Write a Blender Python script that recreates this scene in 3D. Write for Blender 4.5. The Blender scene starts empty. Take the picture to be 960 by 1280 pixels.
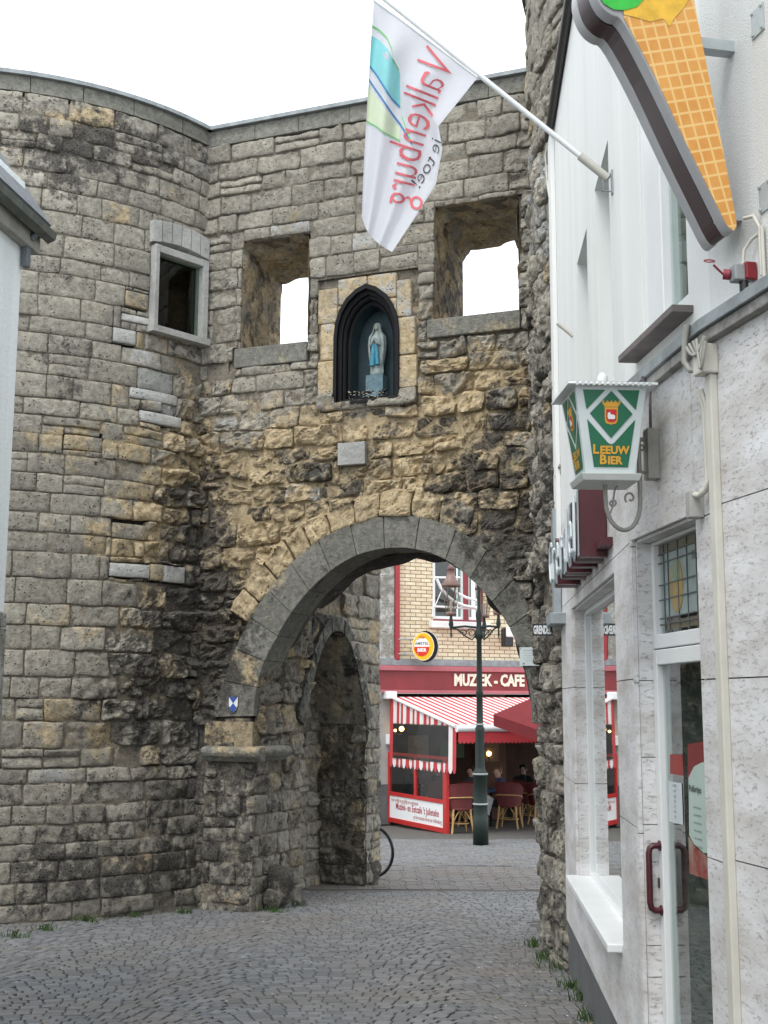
import bpy, math, random
from mathutils import Vector as V, Matrix, noise
random.seed(7)
sc = bpy.context.scene
COL = sc.collection
PI = math.pi
rnd = random.uniform

# ------------------------------------------------------------------ camera
F, HY, EYE = 1550.0, 878.0, 1.6
PITCH = math.atan((HY - 640) / F)
ROLL = math.radians(.2)
fw = V((0, math.cos(PITCH), math.sin(PITCH)))
up0 = V((0, -math.sin(PITCH), math.cos(PITCH)))
r0 = V((1, 0, 0))
cr = r0 * math.cos(ROLL) + up0 * math.sin(ROLL)
cu = up0 * math.cos(ROLL) - r0 * math.sin(ROLL)
cam_d = bpy.data.cameras.new('camera')
cam = bpy.data.objects.new('camera', cam_d)
COL.objects.link(cam)
cam.matrix_world = Matrix(((cr.x, cu.x, -fw.x, 0), (cr.y, cu.y, -fw.y, 0), (cr.z, cu.z, -fw.z, EYE), (0, 0, 0, 1)))
cam_d.sensor_fit = 'VERTICAL'
cam_d.sensor_height = 24.0
cam_d.lens = 24.0 * F / 1280
cam_d.clip_start = .05
cam_d.clip_end = 2000
sc.camera = cam

# ------------------------------------------------------------------ light
SUN_EL, SUN_AZ = 58, -150      # azimuth from +Y towards +X
world = bpy.data.worlds.new('World')
sc.world = world
world.use_nodes = True
wn = world.node_tree.nodes; wl = world.node_tree.links
bg = wn['Background']
sky = wn.new('ShaderNodeTexSky'); sky.sky_type = 'NISHITA'; sky.sun_disc = False
sky.sun_elevation = math.radians(SUN_EL); sky.sun_rotation = math.radians(SUN_AZ)
mx = wn.new('ShaderNodeMix'); mx.data_type = 'RGBA'
mx.inputs[0].default_value = .9                      # closed cloud cover over the clear sky
mx.inputs[7].default_value = (9.3, 9.75, 10.2, 1)
wl.new(sky.outputs[0], mx.inputs[6]); wl.new(mx.outputs[2], bg.inputs[0])
bg.inputs[1].default_value = .12
sd = bpy.data.lights.new('sun', 'SUN'); sd.energy = 1.0; sd.angle = math.radians(22); sd.color = (1, .96, .9)
sun = bpy.data.objects.new('sun', sd); COL.objects.link(sun)
az = math.radians(SUN_AZ); el = math.radians(SUN_EL)
sdir = V((math.sin(az) * math.cos(el), math.cos(az) * math.cos(el), math.sin(el)))
sun.rotation_euler = sdir.to_track_quat('Z', 'Y').to_euler()
sun.location = (0, 0, 30)
vs = sc.view_settings
vs.view_transform = 'Standard'; vs.look = 'None'; vs.exposure = 0.85; vs.gamma = 1
sc.cycles.max_bounces = 6
sc.cycles.transparent_max_bounces = 12

# ------------------------------------------------------------------ survey helpers (photo pixel -> place on a real plane)
def ray(x, y): return fw + cr * ((x - 480) / F) + cu * ((640 - y) / F)
def proj(p):
    q = p - V((0, 0, EYE)); d = q.dot(fw)
    if d < .1: d = .1
    return 480 + F * q.dot(cr) / d, 640 - F * q.dot(cu) / d
def gz(x, y): return .05 - .04 * min(y, 27.0)
def gnd(x, y):
    r = ray(x, y); t = (EYE - .05) / (-r.z - .04 * r.y); return r * t + V((0, 0, EYE))
def atY(x, y, Y):
    r = ray(x, y); return r * (Y / r.y) + V((0, 0, EYE))
class Plane:
    """upright plane: origin A, horizontal direction d, n = outward normal"""
    def __init__(s, A, d, n=None):
        s.A = V((A[0], A[1], 0)); s.d = V((d[0], d[1], 0)).normalized()
        s.n = V((s.d.y, -s.d.x, 0)) if n is None else V((n[0], n[1], 0)).normalized()
    def P(s, u, z, off=0.0): return s.A + s.d * u + s.n * off + V((0, 0, z))
    def uv(s, x, y, off=0.0):
        r = ray(x, y); A = s.A + s.n * off
        t = s.n.dot(A) / s.n.dot(r)
        p = r * t + V((0, 0, EYE)); return (p - A).dot(s.d), p.z
def lerp(a, b, t): return a + (b - a) * t
def sstep(a, b, x):
    t = max(0, min(1, (x - a) / (b - a))); return t * t * (3 - 2 * t)

# ------------------------------------------------------------------ objects
def tag(o, label=None, cat=None, group=None, kind=None):
    if label: o['label'] = label
    if cat: o['category'] = cat
    if group: o['group'] = group
    if kind: o['kind'] = kind
    return o
def thing(name, loc, label, cat, group=None):
    o = bpy.data.objects.new(name, None); o.location = loc; o.empty_display_size = .2
    COL.objects.link(o); o['w'] = 1; del o['w']
    return tag(o, label, cat, group)
def wm(o):
    b = Matrix.LocRotScale(o.location, o.rotation_euler, o.scale)
    return b if o.parent is None else wm(o.parent) @ o.matrix_parent_inverse @ b
def link(name, me, parent=None, local=False):
    o = bpy.data.objects.new(name, me); COL.objects.link(o)
    if parent is not None:
        o.parent = parent
        if not local: o.matrix_parent_inverse = wm(parent).inverted()   # the vertices are in world space
    return o
class MB:
    def __init__(s): s.v = []; s.f = []; s.mi = []; s.m = 0; s.sm = []; s.smooth = False
    def add(s, vs_, fs):
        b = len(s.v); s.v += [tuple(p) for p in vs_]
        for f in fs: s.f.append(tuple(b + i for i in f)); s.mi.append(s.m); s.sm.append(s.smooth)
    def quad(s, a, b, c, d): s.add([a, b, c, d], [(0, 1, 2, 3)])
    def hexa(s, p):   # p: 4 bottom ring, 4 top ring
        s.add(p, [(0, 3, 2, 1), (4, 5, 6, 7), (0, 1, 5, 4), (1, 2, 6, 5), (2, 3, 7, 6), (3, 0, 4, 7)])
    def box(s, c, size, rz=0):
        x, y, z = [k / 2 for k in size]; C, S = math.cos(rz), math.sin(rz)
        p = [V((c[0] + a * C - b * S, c[1] + a * S + b * C, c[2] + d)) for d in (-z, z) for a, b in ((-x, -y), (x, -y), (x, y), (-x, y))]
        s.hexa(p)
    def pbox(s, pl, u0, u1, z0, z1, o0, o1):   # box on a plane between offsets
        s.hexa([pl.P(u0, z0, o1), pl.P(u1, z0, o1), pl.P(u1, z0, o0), pl.P(u0, z0, o0), pl.P(u0, z1, o1), pl.P(u1, z1, o1), pl.P(u1, z1, o0), pl.P(u0, z1, o0)])
    def prism(s, pts, dv):   # polygon (list of Vector) extruded by dv
        n = len(pts); a = [V(p) for p in pts]; b = [p + dv for p in a]
        s.add(a + b, [tuple(range(n - 1, -1, -1)), tuple(range(n, 2 * n))] + [(i, (i + 1) % n, n + (i + 1) % n, n + i) for i in range(n)])
    def tube(s, pts, r, seg=8, cap=True):
        pts = [V(p) for p in pts]; n = len(pts); rs = r if isinstance(r, (list, tuple)) else [r] * n
        b = len(s.v); prev = None; sm = s.smooth; s.smooth = True
        vs_ = []; fs = []
        for i, p in enumerate(pts):
            t = (pts[min(i + 1, n - 1)] - pts[max(i - 1, 0)])
            if t.length < 1e-9: t = V((0, 0, 1))
            t.normalize()
            if prev is None:
                a = t.orthogonal().normalized()
            else:
                a = (prev - t * prev.dot(t)); a = a.normalized() if a.length > 1e-6 else t.orthogonal().normalized()
            prev = a; c = t.cross(a)
            for k in range(seg):
                w = 2 * PI * k / seg; vs_.append(p + (a * math.cos(w) + c * math.sin(w)) * rs[i])
        for i in range(n - 1):
            for k in range(seg):
                k2 = (k + 1) % seg; fs.append((i * seg + k, i * seg + k2, (i + 1) * seg + k2, (i + 1) * seg + k))
        s.add(vs_, fs)
        if cap:
            s.smooth = False
            s.add(vs_[:seg], [tuple(range(seg - 1, -1, -1))]); s.add(vs_[-seg:], [tuple(range(seg))])
        s.smooth = sm
    def lathe(s, c, prof, seg=16, sx=1, sy=1):
        s.smooth, sm = True, s.smooth
        vs_ = []; fs = []
        for r, z in prof:
            for k in range(seg):
                w = 2 * PI * k / seg; vs_.append(V((c[0] + r * sx * math.cos(w), c[1] + r * sy * math.sin(w), c[2] + z)))
        for i in range(len(prof) - 1):
            for k in range(seg):
                k2 = (k + 1) % seg; fs.append((i * seg + k, i * seg + k2, (i + 1) * seg + k2, (i + 1) * seg + k))
        fs.append(tuple(range(seg - 1, -1, -1))); fs.append(tuple(range((len(prof) - 1) * seg, len(prof) * seg)))
        s.add(vs_, fs); s.smooth = sm
    def ball(s, c, r, seg=10, rings=7):
        rr = r if isinstance(r, (tuple, list)) else (r, r, r)
        s.smooth, sm = True, s.smooth
        vs_ = [V((c[0], c[1], c[2] - rr[2]))]; fs = []
        for i in range(1, rings):
            a = PI * i / rings
            for k in range(seg):
                w = 2 * PI * k / seg; vs_.append(V((c[0] + rr[0] * math.sin(a) * math.cos(w), c[1] + rr[1] * math.sin(a) * math.sin(w), c[2] - rr[2] * math.cos(a))))
        vs_.append(V((c[0], c[1], c[2] + rr[2]))); L = len(vs_) - 1
        for k in range(seg):
            k2 = (k + 1) % seg; fs.append((0, 1 + k2, 1 + k)); fs.append((L, L - seg + k, L - seg + k2))
            for i in range(rings - 2): fs.append((1 + i * seg + k, 1 + i * seg + k2, 1 + (i + 1) * seg + k2, 1 + (i + 1) * seg + k))
        s.add(vs_, fs); s.smooth = sm
    def grid(s, fn, nu, nv):
        vs_ = [fn(i / nu, j / nv) for j in range(nv + 1) for i in range(nu + 1)]
        s.add(vs_, [(j * (nu + 1) + i, j * (nu + 1) + i + 1, (j + 1) * (nu + 1) + i + 1, (j + 1) * (nu + 1) + i) for j in range(nv) for i in range(nu)])
    def mesh(s, name, mats):
        me = bpy.data.meshes.new(name); me.from_pydata(s.v, [], s.f)
        for m in (mats if isinstance(mats, (list, tuple)) else [mats]): me.materials.append(m)
        me.polygons.foreach_set('material_index', s.mi); me.polygons.foreach_set('use_smooth', s.sm)
        me.update(); return me
    def build(s, name, mats, parent=None, bevel=0, local=False, label=None, cat=None, group=None, kind=None):
        o = link(name, s.mesh(name, mats), parent, local); tag(o, label, cat, group, kind)
        if bevel:
            b = o.modifiers.new('bevel', 'BEVEL'); b.width = bevel; b.segments = 2; b.limit_method = 'ANGLE'; b.angle_limit = .6
        return o
def copy_tree(o, parent=None):
    c = o.copy(); COL.objects.link(c)
    if parent is not None: c.parent = parent
    for ch in [x for x in COL.objects if x.parent == o]: copy_tree(ch, c)
    return c
def cutrects(rects, holes):
    out = list(rects)
    for (a, b, c, d) in holes:
        nxt = []
        for (p, q, r, t) in out:
            if b <= p or a >= q or d <= r or c >= t: nxt.append((p, q, r, t)); continue
            if a > p: nxt.append((p, a, r, t))
            if b < q: nxt.append((b, q, r, t))
            x0, x1 = max(a, p), min(b, q)
            if c > r: nxt.append((x0, x1, r, c))
            if d < t: nxt.append((x0, x1, d, t))
        out = nxt
    return out
def text2d(s, size=1, bold=0.0, align='LEFT', res=2, shear=0):
    cu_ = bpy.data.curves.new('t', 'FONT'); cu_.body = s; cu_.size = size; cu_.offset = bold; cu_.resolution_u = res
    cu_.align_x = align; cu_.shear = shear
    o = bpy.data.objects.new('t', cu_); COL.objects.link(o); bpy.context.view_layer.update()
    me = bpy.data.meshes.new_from_object(o.evaluated_get(bpy.context.evaluated_depsgraph_get()))
    vs_ = [(p.co.x, p.co.y) for p in me.vertices]; fs = [tuple(p.vertices) for p in me.polygons]
    bpy.data.objects.remove(o); bpy.data.meshes.remove(me); bpy.data.curves.remove(cu_)
    return vs_, fs
def put_text(mb, s, size, fn, depth=None, fine=0, **k):
    vs_, fs = text2d(s, size, **k)
    if fine:      # cut long edges so that the print follows the folds
        import bmesh
        bm = bmesh.new(); L = [bm.verts.new((x, y, 0)) for x, y in vs_]
        for f in fs:
            try: bm.faces.new([L[i] for i in f])
            except ValueError: pass
        for _ in range(4):
            bmesh.ops.triangulate(bm, faces=bm.faces[:]); ed = [e for e in bm.edges if e.calc_length() > fine]
            if not ed: break
            bmesh.ops.subdivide_edges(bm, edges=ed, cuts=1)
        bm.verts.index_update(); vs_ = [(v.co.x, v.co.y) for v in bm.verts]; fs = [tuple(v.index for v in f.verts) for f in bm.faces]; bm.free()
    mb.add([fn(x, y) for x, y in vs_], fs)
    if depth is not None:    # side walls
        from collections import Counter
        e = Counter()
        for f in fs:
            for i in range(len(f)): e[tuple(sorted((f[i], f[(i + 1) % len(f)])))] += 1
        for (a, b), c in e.items():
            if c == 1:
                A, B = V(fn(*vs_[a])), V(fn(*vs_[b])); mb.quad(A, B, B + depth, A + depth)

# ------------------------------------------------------------------ materials
def newmat(name):
    m = bpy.data.materials.new(name); m.use_nodes = True
    return m, m.node_tree.nodes, m.node_tree.links, m.node_tree.nodes['Principled BSDF']
def lin(c): return tuple(((x / 255) / 12.92 if x <= 10 else ((x / 255 + .055) / 1.055) ** 2.4) for x in c)
def M(name, col, rough=.6, var=.25, scale=8, bump=.0, bscale=40, metal=0, spec=.5, emit=0, col2=None, streak=False):
    m, n, l, b = newmat(name)
    tc = n.new('ShaderNodeTexCoord')
    nz = n.new('ShaderNodeTexNoise'); nz.inputs['Scale'].default_value = scale; nz.inputs['Detail'].default_value = 6; nz.inputs['Roughness'].default_value = .65
    if streak:      # rain streaks run down the surface
        mp = n.new('ShaderNodeMapping'); mp.inputs['Scale'].default_value = (3, 3, .22); l.new(tc.outputs['Object'], mp.inputs[0]); l.new(mp.outputs[0], nz.inputs['Vector'])
    else: l.new(tc.outputs['Object'], nz.inputs['Vector'])
    mx = n.new('ShaderNodeMix'); mx.data_type = 'RGBA'
    c = V(col); c2 = V(col2) if col2 else c * (1 - var)
    mx.inputs[6].default_value = (*(c2), 1); mx.inputs[7].default_value = (*(c), 1)
    mr = n.new('ShaderNodeMapRange'); mr.inputs[1].default_value = .35; mr.inputs[2].default_value = .62
    l.new(nz.outputs[0], mr.inputs[0]); l.new(mr.outputs[0], mx.inputs[0]); l.new(mx.outputs[2], b.inputs['Base Color'])
    b.inputs['Roughness'].default_value = rough; b.inputs['Metallic'].default_value = metal; b.inputs['Specular IOR Level'].default_value = spec
    if bump:
        n2 = n.new('ShaderNodeTexNoise'); n2.inputs['Scale'].default_value = bscale; n2.inputs['Detail'].default_value = 5
        l.new(tc.outputs['Object'], n2.inputs['Vector'])
        bp = n.new('ShaderNodeBump'); bp.inputs['Strength'].default_value = bump; bp.inputs['Distance'].default_value = .02
        l.new(n2.outputs[0], bp.inputs['Height']); l.new(bp.outputs[0], b.inputs['Normal'])
    if emit:
        b.inputs['Emission Color'].default_value = (*col, 1); b.inputs['Emission Strength'].default_value = emit
    return m
def node_math(n, l, op, a, b=None, clamp=False):
    q = n.new('ShaderNodeMath'); q.operation = op; q.use_clamp = clamp
    for i, x in enumerate((a, b)):
        if x is None: continue
        if isinstance(x, (int, float)): q.inputs[i].default_value = x
        else: l.new(x, q.inputs[i])
    return q.outputs[0]
def mixc(n, l, fac, a, b):
    q = n.new('ShaderNodeMix'); q.data_type = 'RGBA'
    if isinstance(fac, (int, float)): q.inputs[0].default_value = fac
    else: l.new(fac, q.inputs[0])
    for i, x in ((6, a), (7, b)):
        if isinstance(x, tuple): q.inputs[i].default_value = (*x[:3], 1)
        else: l.new(x, q.inputs[i])
    return q.outputs[2]
def noise_n(n, l, vec, scale, detail=5, rough=.6):
    q = n.new('ShaderNodeTexNoise'); q.inputs['Scale'].default_value = scale; q.inputs['Detail'].default_value = detail; q.inputs['Roughness'].default_value = rough
    l.new(vec, q.inputs['Vector']); return q.outputs[0]
def mrange(n, l, v, a, b, c=0, d=1):
    q = n.new('ShaderNodeMapRange'); q.inputs[1].default_value = a; q.inputs[2].default_value = b; q.inputs[3].default_value = c; q.inputs[4].default_value = d
    l.new(v, q.inputs[0]); return q.outputs[0]
def stone_material(name, g1, g2, pit=1.0):
    """weathered marl: zone attribute R ochre patches, G black crust, B brightness, A pale repairs"""
    m, n, l, b = newmat(name)
    tc = n.new('ShaderNodeTexCoord'); vec = tc.outputs['Object']
    at = n.new('ShaderNodeAttribute'); at.attribute_name = 'zone'
    sp = n.new('ShaderNodeSeparateColor'); l.new(at.outputs['Color'], sp.inputs[0])
    R_, G_, B_ = sp.outputs[0], sp.outputs[1], sp.outputs[2]; A_ = at.outputs['Alpha']
    nA = noise_n(n, l, vec, 3.2, 8, .68); nB = noise_n(n, l, vec, 17, 8, .7); nC = noise_n(n, l, vec, 5.3, 8, .7); nD = noise_n(n, l, vec, 70, 4, .7)
    grey = mixc(n, l, mrange(n, l, nB, .32, .66), g1, g2)
    och = mixc(n, l, mrange(n, l, nB, .35, .65), (.33, .25, .14), (.60, .49, .325))
    fo = mrange(n, l, node_math(n, l, 'ADD', node_math(n, l, 'ADD', nA, node_math(n, l, 'MULTIPLY', nB, .32)), R_), 1.02, 1.16)
    c = mixc(n, l, fo, grey, och)
    fp = mrange(n, l, node_math(n, l, 'ADD', nC, A_), 1.0, 1.12)
    c = mixc(n, l, fp, c, mixc(n, l, nB, (.34, .34, .32), (.50, .50, .48)))
    crust = mixc(n, l, mrange(n, l, nD, .4, .65), (.030, .028, .026), (.13, .12, .108))
    fc = mrange(n, l, node_math(n, l, 'ADD', node_math(n, l, 'ADD', node_math(n, l, 'MULTIPLY', nC, .75), node_math(n, l, 'MULTIPLY', noise_n(n, l, vec, 11, 6, .72), .62)), G_), 1.13, 1.25, 0, .90)
    c = mixc(n, l, fc, c, crust)
    vo = n.new('ShaderNodeTexVoronoi'); vo.inputs['Scale'].default_value = 26; vo.inputs['Randomness'].default_value = 1
    l.new(vec, vo.inputs['Vector'])
    pitm = node_math(n, l, 'MULTIPLY', mrange(n, l, vo.outputs['Distance'], .10, .24, 1, 0), mrange(n, l, nC, .46, .56))
    c = mixc(n, l, node_math(n, l, 'MULTIPLY', pitm, .75 * pit), c, (.03, .026, .02))
    nE = noise_n(n, l, vec, 1.25, 5, .62)                 # broad rain washed and sooted areas
    c = mixc(n, l, mrange(n, l, nE, .50, .66, 0, .36), c, (.12, .112, .10))
    hs = n.new('ShaderNodeHueSaturation'); l.new(c, hs.inputs['Color']); l.new(node_math(n, l, 'ADD', node_math(n, l, 'MULTIPLY', B_, .9), .55), hs.inputs['Value'])
    l.new(hs.outputs[0], b.inputs['Base Color']); b.inputs['Roughness'].default_value = .92; b.inputs['Specular IOR Level'].default_value = .15
    h = node_math(n, l, 'SUBTRACT', node_math(n, l, 'ADD', nB, node_math(n, l, 'MULTIPLY', nD, .35)), node_math(n, l, 'MULTIPLY', pitm, 1.2 * pit))
    bp = n.new('ShaderNodeBump'); bp.inputs['Strength'].default_value = .95; bp.inputs['Distance'].default_value = .034
    l.new(h, bp.inputs['Height']); l.new(bp.outputs[0], b.inputs['Normal'])
    return m
m_stone = stone_material('weathered_marl', (.21, .193, .160), (.43, .40, .337))
m_dressed = stone_material('dressed_bluestone', (.145, .143, .125), (.29, .285, .245), .25)
m_mortar = stone_material('old_mortar', (.15, .13, .10), (.29, .26, .21), .5)

def sett_mat(name, cA, cB):
    m, n, l, b = newmat(name)
    tc = n.new('ShaderNodeTexCoord'); vec = tc.outputs['Object']
    ge = n.new('ShaderNodeAttribute'); ge.attribute_name = 'zone'
    sp = n.new('ShaderNodeSeparateColor'); l.new(ge.outputs['Color'], sp.inputs[0])
    nb = noise_n(n, l, vec, 60, 5, .7); na = noise_n(n, l, vec, 1.1, 5, .6)
    f = node_math(n, l, 'ADD', node_math(n, l, 'MULTIPLY', nb, .5), node_math(n, l, 'MULTIPLY', sp.outputs[0], .5))
    c = mixc(n, l, mrange(n, l, f, .25, .75), cA, cB)
    c = mixc(n, l, node_math(n, l, 'MULTIPLY', mrange(n, l, na, .45, .65), .35), c, (.16, .13, .10))
    l.new(c, b.inputs['Base Color']); b.inputs['Roughness'].default_value = .72; b.inputs['Specular IOR Level'].default_value = .4
    bp = n.new('ShaderNodeBump'); bp.inputs['Strength'].default_value = .5; bp.inputs['Distance'].default_value = .008
    l.new(nb, bp.inputs['Height']); l.new(bp.outputs[0], b.inputs['Normal'])
    return m
m_sett = sett_mat('grey_basalt_sett', (.115, .119, .124), (.185, .188, .192))
m_klinker = sett_mat('brown_clinker', (.13, .12, .113), (.19, .176, .166))
m_joint = M('joint_dirt', (.115, .11, .10), .95, .4, 20, .4, 60)
m_ground = M('ground_asphalt', (.12, .115, .105), .9, .3, 3, .3, 50)

def travertine():
    m, n, l, b = newmat('travertine')
    tc = n.new('ShaderNodeTexCoord'); mp = n.new('ShaderNodeMapping'); mp.inputs['Scale'].default_value = (1, 1, 3.2)
    l.new(tc.outputs['Object'], mp.inputs[0]); vec = mp.outputs[0]
    na = noise_n(n, l, vec, 2.2, 7, .65); nb = noise_n(n, l, vec, 24, 7, .75); nd = noise_n(n, l, vec, 85, 4, .7)
    c = mixc(n, l, mrange(n, l, na, .35, .65), (.54, .515, .49), (.77, .77, .78))
    c = mixc(n, l, mrange(n, l, nb, .5, .72, 0, .22), c, (.36, .31, .26))
    holes = node_math(n, l, 'MULTIPLY', mrange(n, l, nb, .54, .60), mrange(n, l, nd, .50, .58))
    c = mixc(n, l, node_math(n, l, 'MULTIPLY', holes, .5), c, (.10, .085, .07))
    l.new(c, b.inputs['Base Color']); b.inputs['Roughness'].default_value = .5
    bp = n.new('ShaderNodeBump'); bp.inputs['Strength'].default_value = .6; bp.inputs['Distance'].default_value = .01; bp.invert = True
    l.new(holes, bp.inputs['Height']); l.new(bp.outputs[0], b.inputs['Normal'])
    return m
m_trav = travertine()
m_stucco = M('white_stucco', (.78, .79, .77), .85, .08, 1.0, .12, 220, streak=True)
m_stucco_grey = M('rough_stucco', (.72, .73, .71), .9, .09, 1, .35, 180, streak=True)
m_white = M('white_paint', (.78, .80, .80), .35, .06, 4)
m_upvc = M('white_window_frame', (.80, .82, .82), .3, .05, 3)
m_plinth = M('dark_plinth', (.12, .125, .128), .6, .3, 3, .2, 30)
m_metal = M('grey_metal', (.36, .40, .42), .45, .25, 9, metal=.3)
m_darkmetal = M('dark_metal', (.035, .034, .034), .45, .3, 10)
m_zinc = M('zinc_flashing', (.30, .33, .34), .5, .35, 8, .2, 30, metal=.2)
m_brownsill = M('brown_slate_sill', (.16, .135, .13), .6, .3, 12, .2, 60)
m_cream = M('cream_plastic', (.60, .58, .51), .5, .12, 5)
m_ledge = M('dirty_concrete', (.33, .32, .30), .85, .45, 12, .4, 50)
m_maroon = M('maroon_lacquer', (.085, .018, .024), .35, .2, 6)
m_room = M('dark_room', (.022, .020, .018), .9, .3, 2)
m_red = M('red_paint', (.50, .022, .02), .4, .12, 4)
m_darkred = M('fascia_red', (.235, .026, .030), .45, .15, 2)
m_pink = M('fascia_moulding', (.42, .12, .14), .45, .15, 3)
m_black = M('black_gloss', (.012, .012, .013), .25, .3, 10)
m_green = M('lamp_post_green', (.005, .017, .012), .55, .3, 10)
m_rope = M('rattan_cane', (.52, .32, .13), .55, .3, 30)
m_rattan = M('woven_dark_red', (.16, .022, .024), .6, .4, 60, .5, 120)
m_copper = M('aged_copper', (.23, .13, .11), .5, .3, 12)
m_lgrass = M('weed_leaf', (.055, .11, .022), .7, .5, 12)
m_ygrass = M('dry_leaf', (.36, .26, .08), .8, .4, 9)
m_skin = M('skin', (.72, .46, .36), .6, .1, 20)
m_hair = M('light_brown_hair', (.20, .12, .06), .6, .3, 40)
m_navy = M('navy_jacket', (.045, .08, .18), .8, .3, 14)
m_dark = M('dark_cloth', (.03, .03, .035), .85, .3, 14)
m_greyblue = M('grey_blue_cloth', (.07, .10, .13), .85, .3, 14)
m_wood = M('brown_wood', (.20, .10, .05), .6, .4, 12, .2, 40)
m_slate = M('roof_slate', (.07, .085, .10), .5, .4, 8, .3, 30)
m_soffit = M('weathered_fascia', (.36, .35, .31), .8, .4, 7, .4, 40)

def glass_mat(name, tint=(.75, .8, .8), trans=.8, rough=.01, spec=1.0):
    m, n, l, b = newmat(name)
    n.remove(b); out = n['Material Output']
    gl = n.new('ShaderNodeBsdfGlossy'); gl.inputs['Roughness'].default_value = rough; gl.inputs['Color'].default_value = (.95, .97, .97, 1)
    tr = n.new('ShaderNodeBsdfTransparent'); tr.inputs['Color'].default_value = (*tint, 1)
    fr = n.new('ShaderNodeFresnel'); fr.inputs['IOR'].default_value = 1.52
    ge = n.new('ShaderNodeNewGeometry')      # only the outer face mirrors; the inner one lets the light through
    f = node_math(n, l, 'MULTIPLY', node_math(n, l, 'MULTIPLY', fr.outputs[0], spec, True), node_math(n, l, 'SUBTRACT', 1.0, ge.outputs['Backfacing']))
    ms = n.new('ShaderNodeMixShader'); l.new(f, ms.inputs[0]); l.new(tr.outputs[0], ms.inputs[1]); l.new(gl.outputs[0], ms.inputs[2])
    l.new(ms.outputs[0], out.inputs['Surface']); return m
m_glass = glass_mat('window_glass', (.8, .86, .84), spec=1.7)
m_lampglass = glass_mat('lantern_glass', (.8, .8, .78))
m_film = glass_mat('clear_plastic', (.6, .6, .57), rough=.04, spec=.8)
m_glass2 = glass_mat('screen_glass', (.75, .78, .77), spec=.9)
m_niche = glass_mat('niche_glass', (.85, .92, .94), rough=.05, spec=.5)

def brickmat():
    m, n, l, b = newmat('yellow_brick')
    tc = n.new('ShaderNodeTexCoord'); uvn = n.new('ShaderNodeUVMap')
    br = n.new('ShaderNodeTexBrick'); l.new(uvn.outputs[0], br.inputs[0])
    br.inputs['Scale'].default_value = 1; br.inputs['Brick Width'].default_value = .27; br.inputs['Row Height'].default_value = .088; br.inputs['Mortar Size'].default_value = .009
    br.inputs['Mortar Smooth'].default_value = .1; br.inputs['Bias'].default_value = -.2
    br.inputs['Color1'].default_value = (.80, .70, .50, 1); br.inputs['Color2'].default_value = (.66, .53, .35, 1); br.inputs['Mortar'].default_value = (.20, .15, .11, 1)
    nz = noise_n(n, l, tc.outputs['Object'], 9, 5, .6)
    c = mixc(n, l, mrange(n, l, nz, .4, .7, 0, .4), br.outputs[0], (.40, .30, .18))
    l.new(c, b.inputs['Base Color']); b.inputs['Roughness'].default_value = .7
    bp = n.new('ShaderNodeBump'); bp.inputs['Strength'].default_value = .6; bp.inputs['Distance'].default_value = .01; bp.invert = True
    l.new(br.outputs['Fac'], bp.inputs['Height']); l.new(bp.outputs[0], b.inputs['Normal'])
    return m
m_brick = brickmat()
# ------------------------------------------------------------------ masonry
# weathering survey: ellipses on the wall (photo position of the wall spot, radii, amount)
OCH = [(270, 780, 60, 90, .10), (600, 610, 70, 40, .06), (470, 590, 230, 75, .28), (560, 500, 60, 60, .2), (420, 540, 110, 50, .22), (330, 730, 60, 90, .26), (190, 660, 50, 60, .20), (100, 545, 70, 20, .24), (160, 692, 44, 26, .26), (125, 775, 55, 20, .2), (440, 650, 120, 40, .12), (300, 640, 60, 60, .18),
       (620, 480, 60, 90, .22), (130, 700, 60, 60, .05), (180, 500, 60, 50, .06), (90, 560, 50, 40, .06), (230, 820, 70, 70, .20), (130, 830, 70, 60, .05),
       (560, 640, 90, 50, .16), (660, 640, 40, 90, .2), (310, 900, 40, 40, .3), (230, 440, 40, 40, .12), (110, 150, 70, 14, .25), (350, 720, 50, 120, .16), (240, 560, 60, 70, .2),
       (650, 900, 60, 300, .0), (60, 880, 60, 60, .02), (150, 920, 120, 30, .10), (400, 850, 40, 90, .12), (690, 500, 30, 300, .12), (690, 850, 20, 200, .06)]
CRU = [(410, 600, 120, 60, .05), (90, 460, 60, 90, .06), (480, 560, 120, 40, .05), (150, 860, 60, 60, .05), (245, 620, 38, 80, .20), (240, 700, 60, 60, .12), (215, 790, 70, 80, .18), (270, 830, 50, 90, .24), (600, 650, 90, 50, .16), (650, 700, 50, 70, .22), (560, 590, 80, 40, .08),
       (620, 560, 50, 60, .12), (640, 520, 30, 40, .14), (100, 170, 130, 50, .15), (60, 190, 80, 50, .08), (190, 200, 80, 40, .10), (190, 900, 90, 40, .12), (300, 960, 60, 90, .03), (500, 180, 160, 40, .02),
       (690, 640, 22, 240, .18), (690, 950, 22, 240, .16), (690, 200, 30, 150, .05), (60, 1100, 120, 60, .10), (240, 990, 70, 60, .09), (200, 1080, 110, 50, .09), (340, 1060, 90, 120, .07),
       (400, 900, 80, 200, .13), (440, 1050, 60, 60, .14), (460, 620, 60, 20, .06), (300, 760, 40, 60, .08), (250, 470, 40, 60, .06)]
PAL = [(205, 510, 24, 30, .5), (165, 420, 30, 40, .12), (300, 470, 120, 40, .10), (480, 260, 160, 110, .05), (230, 730, 60, 14, .30), (150, 400, 60, 80, .06), (420, 460, 60, 60, .08)]
ERO = [(250, 640, 60, 190, .9), (240, 830, 90, 110, .85), (600, 560, 130, 160, .70), (430, 590, 130, 70, .7), (330, 700, 70, 110, .7), (110, 180, 160, 60, .25), (560, 420, 50, 60, .6),
       (100, 1080, 260, 130, .14), (690, 640, 40, 620, .9), (400, 420, 30, 90, .5), (500, 190, 200, 70, .35), (410, 900, 90, 220, .45), (280, 330, 40, 110, .3), (180, 900, 110, 60, .4)]
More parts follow.
